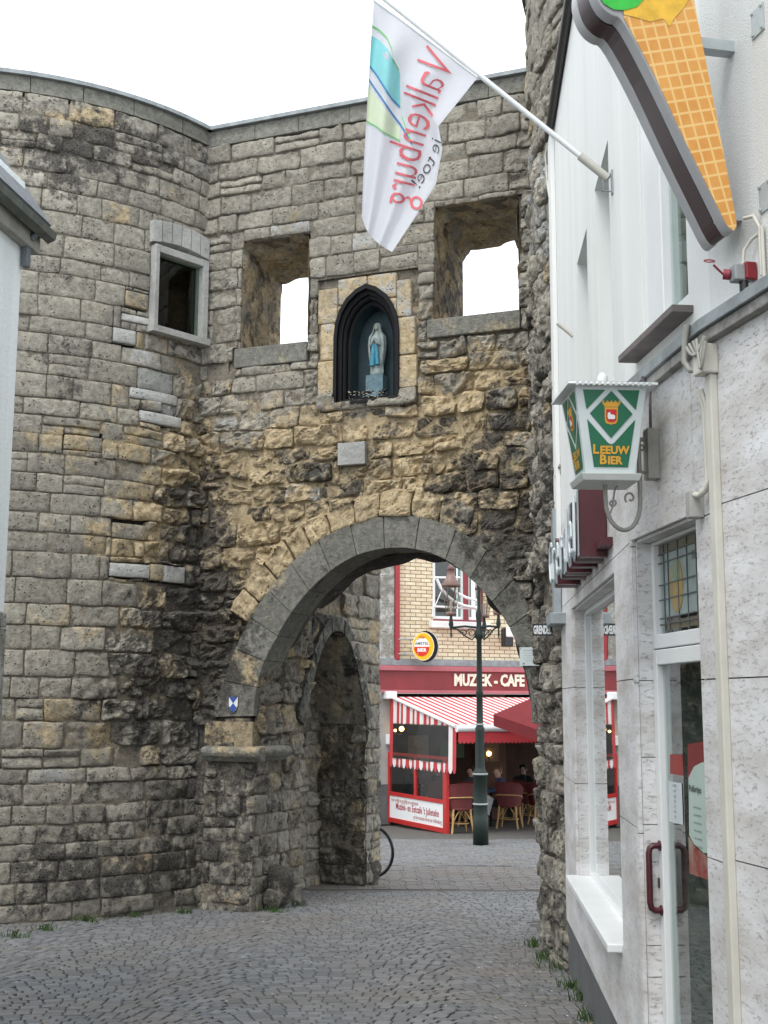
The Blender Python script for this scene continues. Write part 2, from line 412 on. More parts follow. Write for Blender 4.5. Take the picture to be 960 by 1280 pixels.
def blob(L, x, y):
    s = 0
    for (a, b, c, d, k) in L:
        q = ((x - a) / c) ** 2 + ((y - b) / d) ** 2
        if q < 4: s += k * math.exp(-q * .9)
    return s
def zone_of(p, so=0.0, sc_=0.0, val=.5, pale=0.0):
    x, y = proj(p)
    g = sstep(880, 1010, y) * .06
    return (max(0, min(1, 0.20 + blob(OCH, x, y) + so)), max(0, min(1, .36 + 1.0 * blob(CRU, x, y) + sc_ + g)), val, max(0, min(1, .22 + blob(PAL, x, y) + pale)))
def set_zone(me, cols):
    a = me.color_attributes.new('zone', 'FLOAT_COLOR', 'POINT')
    a.data.foreach_set('color', [k for c in cols for k in c])
def fbm(p, s): return noise.fractal(p * s, 1.0, 2.0, 4, noise_basis='PERLIN_ORIGINAL')

def stone_patch(S, ua, ub, va, vb, e, proud, so, sc_, val, pale, clip, cell, mat, name, parent, rough=1.0, back=.07, zfn=zone_of):
    w, h = ub - ua, vb - va
    if e > .4: cell *= .68
    nu = max(3, min(20, round(w / cell))); nv = max(3, min(12, round(h / cell)))
    cr_ = .008 + .06 * e + rnd(0, .015)
    tu, tv = rnd(-1, 1) * .02 * (e + .15), rnd(-1, 1) * .03 * (e + .15)
    verts = []; cols = []; par = []
    k_ = min(.3, (.008 + .014 * e) / w * 2); us = [-1, -1] + [-1 + k_ + (2 - 2 * k_) * i / nu for i in range(nu + 1)] + [1, 1]
    k_ = min(.3, (.008 + .014 * e) / h * 2); vs_ = [-1, -1] + [-1 + k_ + (2 - 2 * k_) * j / nv for j in range(nv + 1)] + [1, 1]
    gap = .003 + .006 * e + rnd(0, .004)
    ox = rnd(0, 50)
    for j, b in enumerate(vs_):
        for i, a in enumerate(us):
            skirt = i in (0, len(us) - 1) or j in (0, len(vs_) - 1)
            a2 = a * (1 - cr_ * b ** 4); b2 = b * (1 - cr_ * 1.3 * a ** 4)
            u = (ua + ub) / 2 + a2 * (w / 2 - gap); v = (va + vb) / 2 + b2 * (h / 2 - gap)
            P0 = S(u, v, 0)
            wob = V((noise.noise(P0 * 5.1), noise.noise(P0 * 5.1 + V((9, 3, 1))), 0)) * (.008 + .034 * e) * rough
            u += wob.x; v += wob.y
            de = min((1 - abs(a)) * w / 2, (1 - abs(b)) * h / 2)
            dep = proud + tu * a + tv * b - (.006 + .018 * e) * math.exp(-de / (.005 + .010 * e))
            dep += fbm(P0 + V((ox, 0, 0)), 2.4) * (.003 + .024 * e) * rough + fbm(P0, 13) * (.003 + .040 * e) * rough
            q = noise.noise(P0 * 7.3 + V((4, 8, ox)))
            cv = abs(noise.noise(P0 * 4.6 + V((2, 2, 7))))
            if cv < .11: dep -= (.11 - cv) * .42 * e * rough
            if q > .25: dep -= (q - .25) * .16 * e * rough
            if skirt: dep = -back
            verts.append(S(u, v, dep)); par.append((u, v))
            cols.append(zfn(P0, so, sc_, val, pale))
    W = len(us); faces = []
    for j in range(len(vs_) - 1):
        for i in range(W - 1):
            if clip and clip((par[j * W + i][0] + par[(j + 1) * W + i + 1][0]) / 2, (par[j * W + i][1] + par[(j + 1) * W + i + 1][1]) / 2): continue
            faces.append((j * W + i, j * W + i + 1, (j + 1) * W + i + 1, (j + 1) * W + i))
    if clip and len(faces) < (W - 1) * (len(vs_) - 1):      # keep one coherent piece of a cut stone
        par_ = {}
        def root(i):
            while par_.setdefault(i, i) != i: i = par_[i]
            return i
        for f in faces:
            for i in f[1:]: par_[root(i)] = root(f[0])
        cnt = {}
        for f in faces: cnt[root(f[0])] = cnt.get(root(f[0]), 0) + 1
        if cnt:
            best_ = max(cnt, key=cnt.get); faces = [f for f in faces if root(f[0]) == best_]
        used = sorted({i for f in faces for i in f}); mp_ = {i: k for k, i in enumerate(used)}
        verts = [verts[i] for i in used]; cols = [cols[i] for i in used]; faces = [tuple(mp_[i] for i in f) for f in faces]
    if len(faces) < 6: return None
    me = bpy.data.meshes.new(name); me.from_pydata([tuple(p) for p in verts], [], faces); me.materials.append(mat)
    me.polygons.foreach_set('use_smooth', [e <= .45] * len(faces)); set_zone(me, cols); me.update()
    return link(name, me, parent)

def masonry(parent, S, u0, u1, v0, v1, ch, cw, holes=(), clip=None, cell=.045, name='stone', base=True, zfn=zone_of, eadd=0.0, mat=None, rough=1.0, flush=.035, special=None):
    """courses of single stones over a recessed bed of mortar"""
    v = v0; k = 0; n = 0
    while v < v1 - .04:
        hh = (ch(v) if callable(ch) else ch) * rnd(.80, 1.22)
        if v + hh > v1 - .08: hh = v1 - v
        u = u0 - rnd(0, 1) * cw
        while u < u1:
            ww = cw * rnd(.6, 1.45)
            a, b = max(u, u0), min(u + ww, u1)
            if b < u1 and u1 - b < .08: b = u1
            if b - a < .07: u += ww; continue
            e0 = None
            rs_ = [(a, b, v, v + hh)]
            if random.random() < .07 and hh > .17: m_ = v + hh * rnd(.4, .6); rs_ = [(a, b, v, m_), (a, b, m_, v + hh)]
            for (p, q, r, t) in cutrects(rs_, holes):
                if q - p < .045 or t - r < .04: continue
                if clip and all(clip(lerp(p, q, x), lerp(r, t, y)) for x in (.05, .5, .95) for y in (.05, .5, .95)): continue
                c = S((p + q) / 2, (r + t) / 2, 0); x, y = proj(c)
                e = min(1, .07 + blob(ERO, x, y) + eadd)
                so, sc2 = rnd(-.10, .10) + e * rnd(-.12, .08), rnd(-.07, .05) + e * rnd(-.10, .06)
                pale = 0
                if random.random() < .05: pale = rnd(.1, .35)
                if random.random() < .03 and e < .5: so += .22
                pr = rnd(-.004, .008) + e * rnd(-.03, .045)
                if e > .5 and random.random() < .12: pr -= .05; sc2 += .12
                stone_patch(S, p, q, r, t, e, pr, so, sc2, rnd(.34, .72) - .10 * sstep(930, 1010, y), pale, clip, cell, mat or m_stone, name, parent, rough, zfn=zfn); n += 1
            u += ww
            if b >= u1: break
        v += hh; k += 1
    if base:
        g = .07
        nu, nv = int((u1 - u0) / g) + 1, int((v1 - v0) / g) + 1
        vs_, fs, cs = [], [], []
        for j in range(nv + 1):
            for i in range(nu + 1):
                u, v = lerp(u0, u1, i / nu), lerp(v0, v1, j / nv); P0 = S(u, v, 0); x, y = proj(P0); e = blob(ERO, x, y)
                vs_.append(tuple(S(u, v, -flush * (.35 + 1.3 * min(1, e)) + fbm(P0, 6) * .012))); cs.append(zfn(P0, .0, -.05, .5, 0.0))
        for j in range(nv):
            for i in range(nu):
                u, v = lerp(u0, u1, (i + .5) / nu), lerp(v0, v1, (j + .5) / nv)
                if clip and clip(u, v): continue
                if any(a - .035 < u < b + .035 and c - .035 < v < d + .035 for a, b, c, d in holes): continue
                q = j * (nu + 1) + i; fs.append((q, q + 1, q + nu + 2, q + nu + 1))
        me = bpy.data.meshes.new('mortar_bed'); me.from_pydata(vs_, [], fs); me.materials.append(m_mortar)
        me.polygons.foreach_set('use_smooth', [True] * len(fs)); set_zone(me, cs); link('mortar_bed', me, parent)
    return n
def zbuild(mb, name, mat, parent, so=0, sc_=0, val=.5, pale=0, bevel=0, zfn=zone_of, **k):
    o = mb.build(name, mat, parent, bevel, **k); set_zone(o.data, [zfn(v.co, so, sc_, val, pale) for v in o.data.vertices]); return o

# ---- ground
TOPZ = 7.9
g = MB(); ys = [-30, -5, 0, 5, 10, 15, 20, 25, 27, 30, 40, 80, 400]; xs = [-400, -60, -20, -8, -4, 0, 4, 8, 20, 60, 400]
g.add([V((x, y, gz(x, max(y, -3)) - .03)) for y in ys for x in xs], [(j * len(xs) + i, j * len(xs) + i + 1, (j + 1) * len(xs) + i + 1, (j + 1) * len(xs) + i) for j in range(len(ys) - 1) for i in range(len(xs) - 1)])
g.build('ground', m_ground, kind='structure')
# ---- street paving: joint bed + single setts laid in arcs
g = MB(); g.grid(lambda a, b: V((lerp(-5.5, 7, a), lerp(2.5, 27.5, b), gz(0, lerp(2.5, 27.5, b)) - .012 + .004 * noise.noise(V((a * 40, b * 80, 0))))), 20, 60)
paving = g.build('street_paving', m_joint, kind='structure')
def arc_y(x, per=1.5):
    q = ((x + 40) / per) % 1.0 - .5; return .20 * (1 - 4 * q * q) * per * .62, q
def sett_verts(cx, cy, sx, sy, rot, h):
    C, S_ = math.cos(rot), math.sin(rot); out = []
    for (kx, ky, dz) in ((1, 1, -.022), (.98, .97, -.004), (.84, .82, 0)):
        for a, b in ((-1, -1), (1, -1), (1, 1), (-1, 1)):
            x, y = a * sx / 2 * kx, b * sy / 2 * ky
            X, Y = cx + x * C - y * S_, cy + x * S_ + y * C
            out.append(V((X, Y, gz(X, Y) + h + dz)))
    return out
SF = [(8, 9, 10, 11)] + [(r * 4 + i, r * 4 + (i + 1) % 4, (r + 1) * 4 + (i + 1) % 4, (r + 1) * 4 + i) for r in range(2) for i in range(4)]
singles = []; rest = []; brown = []
row = 0; y = 4.6
while y < 23.5:
    klin = 14.9 < y < 17.9
    st = .088 if not klin else .085
    x = -4.6 + rnd(0, .1)
    xmax = 1.45 if y < 9 else (1.35 if y < 12 else 6)
    while x < xmax:
        w = rnd(.075, .125) if not klin else .2
        cx = x + w / 2
        ay, q = arc_y(cx) if not klin else (0, 0)
        cy = y + ay + rnd(-.006, .006)
        if not (klin) and 14.7 < cy < 15.1: x += w; continue
        dr = -q * 1.0 if not klin else 0
        vsx = sett_verts(cx, cy, w - .008, st - rnd(.006, .012), dr + rnd(-.06, .06), rnd(-.002, .003) + .006 * noise.noise(V((cx, cy, 0)) * 1.5))
        t = random.random(); px, py = proj(V((cx, cy, gz(cx, cy))))
        if -12 < px < 975 and py < 1295:
            (brown if klin else rest).append((cy, vsx, t))
        x += w
    y += st; row += 1
rest.sort(key=lambda a: a[0])
singles, rest = rest[:292], rest[292:]
def sett_mesh(name, L, mat, parent, kind=None):
    vs_, fs, cs = [], [], []
    for (_, v8, t) in L:
        b = len(vs_); vs_ += [tuple(p) for p in v8]; fs += [tuple(b + i for i in f) for f in SF]; cs += [(t, t, t, 1)] * 12
    me = bpy.data.meshes.new(name); me.from_pydata(vs_, [], fs); me.materials.append(mat); set_zone(me, cs)
    return tag(link(name, me, parent), kind=kind)
for s_ in singles: sett_mesh('sett', [s_], m_sett, paving)
sett_mesh('setts_further_on', rest, m_sett, paving, 'stuff')
sett_mesh('clinker_band', brown, m_klinker, paving, 'stuff')

# ------------------------------------------------------------------ city gate wall
J = V((-1.97, 13.08, 0)); GW = Plane((J.x, J.y), (.931, -.365), (-.365, -.931))
AC = (2.18, 1.50)
def ang_(y, x):
    a = math.atan2(y, x); return a + 2 * PI if a < -1.6 else a
def polar(pts):
    L = []
    for (x, y) in pts:
        u, z = GW.uv(x, y); L.append((ang_(z - AC[1], u - AC[0]), math.hypot(u - AC[0], z - AC[1])))
    return sorted(L)
RI = polar([(318, 900), (330, 830), (347, 798), (372, 757), (400, 726), (425, 706), (450, 693), (480, 686), (505, 685), (535, 690), (560, 701), (590, 725), (618, 755), (640, 790), (652, 822), (662, 860)])
RO_ = polar([(266, 905), (286, 838), (303, 795), (338, 738), (365, 705), (400, 676), (430, 660), (460, 650), (505, 644), (540, 650), (575, 664), (608, 688), (640, 722), (665, 765), (678, 800)])
def rad(L, th):
    if th <= L[0][0]: return L[0][1]
    if th >= L[-1][0]: return L[-1][1]
    for (a, r), (b, t) in zip(L, L[1:]):
        if a <= th <= b: return lerp(r, t, (th - a) / (b - a))
def gclip(u, z):
    if z < 1.30: return u > .72
    th = ang_(z - AC[1], u - AC[0])
    if z < 1.42: return u > .35
    r = math.hypot(u - AC[0], z - AC[1]); lim = rad(RO_, th) - .03
    if 1.2 < th < 2.65: lim += .25
    return r < lim
W1 = (.455, 1.245, 5.36, 6.56); W2 = (2.66, 3.535, 5.44, 6.62)
S1 = (.36, 1.25, 5.14, 5.36); S2 = (2.56, 3.56, 5.24, 5.44)
NI = (1.36, 2.47, 4.58, 6.0)          # niche block zone
PQ = (1.60, 1.925, 3.985, 4.235)
gate = thing('city_gate', (J.x + 1.6, J.y - .7, gz(0, 12.4)), 'old city gate of patchy grey and ochre stone blocks with one big round arch', 'city gate')
SG = lambda u, v, o: GW.P(u, v, o)
holes_g = [W1, W2, S1, S2, NI, PQ, (-.2, 4.2, TOPZ - .185, TOPZ + .1)]
masonry(gate, SG, -.05, 3.74, 1.12, TOPZ, lambda v: .205 if v > 4 else .215, .40, holes_g, gclip)
masonry(gate, SG, -.05, .22, -.6, 1.12, .19, .3, (), None, base=True)
# top course of sawn grey stone under a metal drip edge
u = -.02
while u < 3.78:
    w = rnd(.42, .62); e = min(u + w, 3.8)
    b = MB(); b.pbox(GW, u + .002, e - .002, TOPZ - .18, TOPZ, -.3, .006); zbuild(b, 'coping_block', m_dressed, gate, -.2, -.25, rnd(.5, .66), .12, bevel=.006); u = e
b = MB(); b.pbox(GW, -.03, 3.85, TOPZ + .002, TOPZ + .045, -.4, .055); b.build('drip_edge', m_zinc, gate)
# core behind the facing
b = MB()
for (p, q, r, t) in cutrects([(0, 4.6, 3.48, TOPZ - .01)], [W1, W2, (1.58, 2.26, 4.64, 5.87)]): b.pbox(GW, p, q, r, t, -.95, -.06)
zbuild(b, 'wall_core', m_mortar, gate, 0, .05)
# ring of dressed voussoirs
th_edges = [math.pi * 1.0 + .03]
for k in (.20, .19, .20, .19, .20, .20, .2, .19, .2, .21, .2, .21, .2, .26, .3): th_edges.append(th_edges[-1] - k)
th_edges = [t for t in th_edges if t > -.05] + [-.06]
lowRI, lowRO = RI[-1][1], RO_[-1][1]
for a, b_ in zip(th_edges, th_edges[1:]):
    sm = MB(); n = 4; G = .0018
    ringp = []
    for k in range(n + 1):
        th = lerp(a - G, b_ + G, k / n)
        for (rr, off) in ((rad(RI, th), -.42), (rad(RI, th), .022), (rad(RO_, th), .028 + rnd(0, .004)), (rad(RO_, th), -.1)):
            ringp.append(GW.P(AC[0] + rr * math.cos(th), AC[1] + rr * math.sin(th), off))
    fs = [(3, 2, 1, 0), (4 * n, 4 * n + 1, 4 * n + 2, 4 * n + 3)]
    for k in range(n):
        for q in range(4): q2 = (q + 1) % 4; fs.append((k * 4 + q, k * 4 + q2, (k + 1) * 4 + q2, (k + 1) * 4 + q))
    sm.add(ringp, fs)
    mid = (a + b_) / 2
    zbuild(sm, 'voussoir', m_dressed, gate, -.3 + (.25 if mid > 2.75 and mid < 2.95 else 0), -.06 + rnd(-.05, .07), rnd(.36, .60) if mid > .7 else .36, rnd(-.1, .12), bevel=.005)
# lower ring legs
b = MB(); b.pbox(GW, .36, .66, 1.12, 1.44, -.3, .012); zbuild(b, 'springer', m_stone, gate, .25, 0, .5, 0, bevel=.02)
# outer ring of rough ochre stones
SR = lambda u, v, o: GW.P(AC[0] + v * math.cos(u), AC[1] + v * math.sin(u), o)
def zring(p, so, sc_, val, pale):
    x, y = proj(p); f = sstep(500, 560, x)
    return (lerp(.66, .42, f) + so * .5, .30 + f * .22 + (.12 if y > 760 else 0) + sc_, val, .1)
th = 2.62
while th > 1.2:
    dth = rnd(.12, .19); r = rad(RO_, th - dth / 2)
    S_ = lambda u, v, o: SR(th - u / 1.9, rad(RO_, th - u / 1.9) + v, o)
    L = rnd(.24, .31) if th > 1.3 else rnd(.18, .28)
    stone_patch(S_, 0, dth * 1.9, -.02, L, .55, rnd(.02, .05), rnd(-.1, .12), rnd(-.05, .05), rnd(.5, .68), 0, None, .04, m_stone, 'rough_arch_stone', gate, .8, back=.12, zfn=zring)
    th -= dth
# passage floor side of the gate thickness: rough vault from the ring to the far edge
rear = [(372, 905), (378, 860), (386, 800), (396, 772), (410, 756), (430, 737), (446, 722), (470, 712), (500, 705), (520, 699), (540, 702), (560, 703), (590, 722), (604, 738), (617, 758), (634, 772), (646, 797), (660, 840), (672, 905)]
RD = 1.5
rear_uv = [GW.uv(x, y, -RD) for x, y in rear]
front_uv = []
for i in range(len(rear_uv)):
    th = lerp(PI * 1.0, 0.0, i / (len(rear_uv) - 1)); rr = rad(RI, th) + .02
    front_uv.append((AC[0] + rr * math.cos(th), AC[1] + rr * math.sin(th)))
def vault(a, b):
    n = len(rear_uv) - 1; f = a * n; i = min(int(f), n - 1); t = f - i
    fu = [lerp(front_uv[i][k], front_uv[i + 1][k], t) for k in (0, 1)]; ru = [lerp(rear_uv[i][k], rear_uv[i + 1][k], t) for k in (0, 1)]
    bb = sstep(0, 1, b)
    # the vault rises behind the ring, then comes down to the far edge
    lift = math.sin(PI * min(1, b * 1.05)) * .14
    u, z = lerp(fu[0], ru[0], bb), lerp(fu[1], ru[1], bb) + lift * math.sin(PI * a)
    p = GW.P(u, z, lerp(-.36, -RD, b))
    d = V((noise.noise(p * 4), noise.noise(p * 4 + V((5, 5, 5))), noise.noise(p * 4 + V((1, 7, 3)))))
    return p + d * (.06 if b < .99 else .035)
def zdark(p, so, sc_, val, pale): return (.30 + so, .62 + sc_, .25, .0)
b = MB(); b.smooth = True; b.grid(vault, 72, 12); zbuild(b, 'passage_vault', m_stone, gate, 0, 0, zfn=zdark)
# thickness above the far edge (back face of the vault)
b = MB(); b.smooth = False
for i in range(72):
    p, q = vault(i / 72, 1), vault((i + 1) / 72, 1); b.quad(p, q, V((q.x, q.y, 4.4)), V((p.x, p.y, 4.4)))
zbuild(b, 'back_wall', m_mortar, gate, 0, .1)
b = MB(); b.pbox(GW, 0, 4.6, 4.39, 4.6, -RD - .03, -.9); zbuild(b, 'wall_walk', m_mortar, gate)
# window reveals
def reveal(front, rearpx, D, name):
    u0, u1, z0, z1 = front
    fr = [(u0, z0), (u0, lerp(z0, z1, .5)), (u0, z1 - .06), (lerp(u0, u1, .12), z1), (lerp(u0, u1, .5), z1 + .012), (lerp(u0, u1, .88), z1), (u1, z1 - .05), (u1, lerp(z0, z1, .5)), (u1, z0)]
    rr = [GW.uv(x, y, -D) for x, y in rearpx]
    def f(a, b):
        t = a * 8; i = min(int(t), 7); t -= i
        u = lerp(lerp(fr[i][0], fr[i + 1][0], t), lerp(rr[i][0], rr[i + 1][0], t), sstep(.25, 1, b) * .8 + .2 * b)
        z = lerp(lerp(fr[i][1], fr[i + 1][1], t), lerp(rr[i][1], rr[i + 1][1], t), sstep(.2, 1, b) * .7 + .3 * b)
        p = GW.P(u, z, lerp(.004, -D, b)); k = .035 + .05 * sstep(0, .3, b)
        return p + V((noise.noise(p * 5), noise.noise(p * 5 + V((3, 3, 3))), noise.noise(p * 5 + V((8, 1, 3))))) * k * (.35 if b in (0,) else 1)
    b = MB(); b.smooth = True; b.grid(f, 40, 18)
    zbuild(b, name, m_stone, gate, .26, .03, .5, 0)
reveal(W1, [(347, 432), (350, 400), (349, 366), (352, 355), (368, 350), (386, 345), (393, 344), (391, 390), (390, 432)], .95, 'window_reveal')
reveal(W2, [(570, 400), (577, 350), (583, 322), (590, 314), (612, 308), (630, 304), (652, 306), (652, 350), (652, 400)], .95, 'window_reveal')
for (p, q, r, t) in (S1, S2):
    b = MB(); b.pbox(GW, p + .02, q - .01, r + .004, t - .004, -.9, .012); zbuild(b, 'window_sill', m_dressed, gate, .05, -.06, .5, .0, bevel=.012)
# niche surround of smooth pale blocks
nb = [(NI[0], 1.585, 4.75, 5.12), (NI[0] + .03, 1.585, 5.12, 5.52), (NI[0], 1.585, 5.52, 5.9), (2.245, NI[1], 4.75, 5.10), (2.245, NI[1] - .02, 5.10, 5.50), (2.245, NI[1] - .06, 5.50, 5.9)]
def zn(p, so, sc_, val, pale): return (.50 + so, .22 + sc_, val, .50)
NC = [(1.59, 4.66), (1.59, 5.33), (1.605, 5.48), (1.645, 5.61), (1.715, 5.72), (1.81, 5.80), (1.915, 5.845), (2.02, 5.80), (2.115, 5.72), (2.185, 5.61), (2.23, 5.48), (2.245, 5.33), (2.245, 4.66)]
def in_niche(u, z):
    h = abs(u - 1.917) - .022; z -= .022
    if z < 5.33: return h < .327
    L_ = [(1.917 - a, c) for a, c in NC[1:7]]
    for (a, c), (a2, c2) in zip(L_, L_[1:]):
        if c <= z <= c2: return h < lerp(a, a2, (z - c) / (c2 - c))
    return False
for (p, q, r, t) in nb + [(1.585, 1.92, 5.70, 5.99), (1.92, 2.245, 5.72, 5.99), (1.585, 1.75, 5.45, 5.70), (2.09, 2.245, 5.45, 5.72)]:
    stone_patch(SG, p, q, r, t, .03, .004, rnd(-.03, .08), 0, rnd(.60, .70), 0, in_niche, .03, m_stone, 'niche_block', gate, .3, zfn=zn)
for (p, q, r, t) in [(NI[0], 1.92, 4.58, 4.75), (1.92, NI[1], 4.58, 4.75)]:
    stone_patch(SG, p, q, r, t, .5, .045, -.1, 0, .5, .1, lambda u, z: z > 4.66 and in_niche(u, z), .035, m_stone, 'niche_ledge_stone', gate, .7)
b = MB()
b.grid(lambda a, c: GW.P(lerp(NI[0], NI[1], a), lerp(4.58, 6.0, c), -.03), 1, 1); 
# bed around the niche, split so that the niche stays open
b = MB()
for (p, q, r, t) in cutrects([(NI[0] - .03, NI[1] + .03, 4.55, 6.03)], [(1.56, 2.28, 4.64, 5.6)]): b.pbox(GW, p, q, r, t, -.2, -.025) if t <= 5.6 or r >= 5.88 else None
zbuild(b, 'mortar_bed', m_mortar, gate)
# painted black niche frame: stepped pointed moulding
nich = thing('shrine_niche', GW.P(1.92, 4.64, -.15), 'black painted pointed niche with glass front high above the arch', 'niche')
def outline(k):   # k shrinks towards the centre
    cu_, cz = 1.917, 5.1
    return [(cu_ + (u - cu_) * (1 - k), cz + (z - cz) * (1 - k * .62)) for u, z in NC]
lv = [(-.11, -.01), (-.11, .030), (0, .030), (.0, -.02), (.05, -.03), (.10, -.035), (.10, -.07), (.16, -.075), (.20, -.09), (.20, -.13), (.27, -.14)]
b = MB(); n = len(NC)
for (k1, o1), (k2, o2) in zip(lv, lv[1:]):
    A_, B_ = outline(k1), outline(k2)
    for i in range(n): j = (i + 1) % n; b.quad(GW.P(*A_[i], o1), GW.P(*A_[j], o1), GW.P(*B_[j], o2), GW.P(*B_[i], o2))
b.build('frame', M('matt_black_paint', (.008, .008, .009), .6, .3, 10, spec=.2), nich)
oo = outline(.27)
b = MB(); b.prism([GW.P(u, z, -.36) for u, z in oo], GW.n * -.03)
for i in range(n): j = (i + 1) % n; b.quad(GW.P(*oo[i], -.14), GW.P(*oo[j], -.14), GW.P(*oo[j], -.36), GW.P(*oo[i], -.36))
b.build('backing', M('niche_teal', (.045, .068, .075), .6, .4, 5), nich)
b = MB(); b.add([GW.P(u, z, -.142) for u, z in outline(.26)], [tuple(range(n))]); b.build('glass_pane', m_niche, nich)
b = MB()
for k in range(46):
    u, z = rnd(1.70, 2.13), rnd(4.675, 4.77); c = GW.P(u, z, -.075 + rnd(0, .03)); r = rnd(.010, .02); b.ball(c, (r, r, r * .7), 6, 4)
b.m = 1
for k in range(34):
    u, z = rnd(1.70, 2.13), rnd(4.68, 4.78); c = GW.P(u, z, -.045 + rnd(0, .02)); r = rnd(.004, .009); b.ball(c, (r * 1.6, r, r * .7), 5, 4)
fl = b.build('flower_border', [m_black, M('chipped_gilt', (.55, .48, .34), .5, .2)], nich, kind='stuff')
# statue
st = thing('statue', GW.P(1.935, 4.83, -.25), 'small standing stone figure in white veil with pale blue sash inside the black niche', 'statue')
def stat(name, prof, mat, squash=.75, so=(0, 0), fold=0):
    b = MB(); b.smooth = True
    Z = [p[1] for p in prof]; n = 26
    def f(a, c):
        t = c * (len(prof) - 1); i = min(int(t), len(prof) - 2); t -= i
        r = lerp(prof[i][0], prof[i + 1][0], t); z = lerp(prof[i][1], prof[i + 1][1], t); w = 2 * PI * a
        r *= 1 + fold * math.sin(w * 9) * (1 - c) + fold * .5 * math.sin(w * 5 + 1)
        p = GW.P(1.935 + so[0] + r * math.cos(w), z, -.25 + so[1] + r * squash * math.sin(w)); return p
    b.grid(f, n, 24); return b.build(name, mat, st)
m_rob = M('chalky_white', (.50, .50, .46), .8, .3, 25, .3, 60); m_blue = M('faded_blue', (.10, .33, .44), .7, .25, 20)
stat('body', [(.001, 4.83), (.075, 4.84), (.07, 4.90), (.065, 5.00), (.07, 5.12), (.085, 5.20), (.08, 5.25), (.035, 5.29), (.024, 5.31), (.022, 5.33), (.001, 5.34)], m_rob, .7, fold=.10)
# veil: open mantle around the back and sides
b = MB(); b.smooth = True
vp = [(.062, 4.90), (.083, 5.0), (.095, 5.10), (.098, 5.18), (.088, 5.25), (.052, 5.30), (.044, 5.34), (.042, 5.37), (.030, 5.40)]
def vf(a, c):
    t = c * (len(vp) - 1); i = min(int(t), len(vp) - 2); t -= i
    r, z = lerp(vp[i][0], vp[i + 1][0], t), lerp(vp[i][1], vp[i + 1][1], t); w = lerp(.42, 1 - .42 + 1, a) * PI if z > 5.0 else lerp(.40, 1.60, a) * PI
    w = PI * 1.5 + (a - .5) * 2 * PI * .80
    r *= 1 + .06 * math.sin(a * 50)
    return GW.P(1.935 + r * math.cos(w), z + .02 * math.sin(a * 50) * (1 - c), -.25 + .78 * r * math.sin(w))
b.grid(vf, 36, 20); b.ball(GW.P(1.935, 5.378, -.262), (.041, .036, .036), 12, 8); b.build('veil', m_rob, st)
b = MB(); b.ball(GW.P(1.935, 5.352, -.232), (.026, .022, .034), 12, 8); b.build('face', M('painted_face', (.46, .40, .33), .7, .15, 30), st)
b = MB(); b.smooth = True
b.tube([GW.P(1.92, 5.17, -.195), GW.P(1.915, 5.08, -.193), GW.P(1.905, 4.93, -.19)], [.022, .026, .032], 8)
b.tube([GW.P(1.945, 5.17, -.195), GW.P(1.955, 5.08, -.193), GW.P(1.965, 4.94, -.19)], [.018, .02, .024], 8)
b.build('sash', m_blue, st)
b = MB(); b.tube([GW.P(1.88, 5.16, -.20), GW.P(1.91, 5.175, -.17), GW.P(1.932, 5.225, -.165)], [.02, .018, .009], 7); b.tube([GW.P(1.99, 5.16, -.20), GW.P(1.96, 5.175, -.17), GW.P(1.938, 5.225, -.165)], [.02, .018, .009], 7)
b.build('folded_hands', m_rob, st)
b = MB(); b.pbox(GW, 1.84, 2.03, 4.53, 4.83, -.34, -.17); b.build('pedestal', M('worn_blue', (.20, .27, .30), .7, .4, 20), st)
st.location.z += .14
# plaque
b = MB(); b.pbox(GW, PQ[0] + .01, PQ[1] - .012, PQ[2] + .01, PQ[3] - .008, -.05, .022); zbuild(b, 'stone_plaque', m_dressed, None, -.3, -.5, .78, .9, bevel=.006, label='blank pale grey stone plaque set into the wall below the niche', cat='plaque')
# notice on the ring
no = thing('notice_board', GW.P(3.6, 1.94, .05), 'small white notice of fine print fixed on the right foot of the arch ring', 'notice')
b = MB(); b.pbox(GW, 3.513, 3.70, 1.945, 2.118, .036, .048); b.build('plate', M('notice_white', (.60, .66, .66), .35, .08, 6), no)
m_ink = M('print_ink', (.10, .13, .13), .7, .2, 9)
b = MB()
for i, (t, s_) in enumerate((('De Grendelpoort', .015), ('Deze stadspoort is een van de drie', .0085), ('poorten van de vesting Valkenburg', .0085), ('gebouwd in de veertiende eeuw', .0085), ('en later gerestaureerd', .0085))):
    put_text(b, t, s_, lambda x, y, i=i: GW.P(3.606 + x, 2.085 - i * .0235 + y, .050), align='CENTER')
b.pbox(GW, 3.545, 3.558, 1.958, 1.972, .048, .051); b.pbox(GW, 3.52, 3.528, 2.10, 2.108, .048, .051)
b.build('lettering', m_ink, no)
# blue and white shield
sh = thing('monument_shield', GW.P(.478, 1.50, .04), 'small blue and white monument shield on the left foot of the arch ring', 'shield sign')
c0 = (.478, 1.575); so_ = [(-.05, .075), (.05, .075), (.05, -.01), (.03, -.055), (0, -.085), (-.03, -.055), (-.05, -.01)]
b = MB(); b.prism([GW.P(c0[0] + a, c0[1] + z, .032) for a, z in so_], GW.n * .008); b.build('plate', M('shield_white', (.75, .78, .8), .35, .05), sh)
b = MB(); q = .0425
for tri in ([(-.05, .075), (.05, .075), (0, .012)], [(0, .012), (.042, -.035), (0, -.085), (-.042, -.035)]): b.prism([GW.P(c0[0] + a, c0[1] + z, .041) for a, z in tri], GW.n * .002)
b.build('blue_panels', M('shield_blue', (.02, .07, .32), .35, .1), sh)

# ---- pier with impost
masonry(gate, lambda u, v, o: GW.P(u, v, o + .07), .17, .735, -.62, .99, .205, .30, cell=.045, eadd=.12)
PS = Plane(tuple(GW.P(.735, 0, .07).xy), (.365, .931), (.931, -.365))
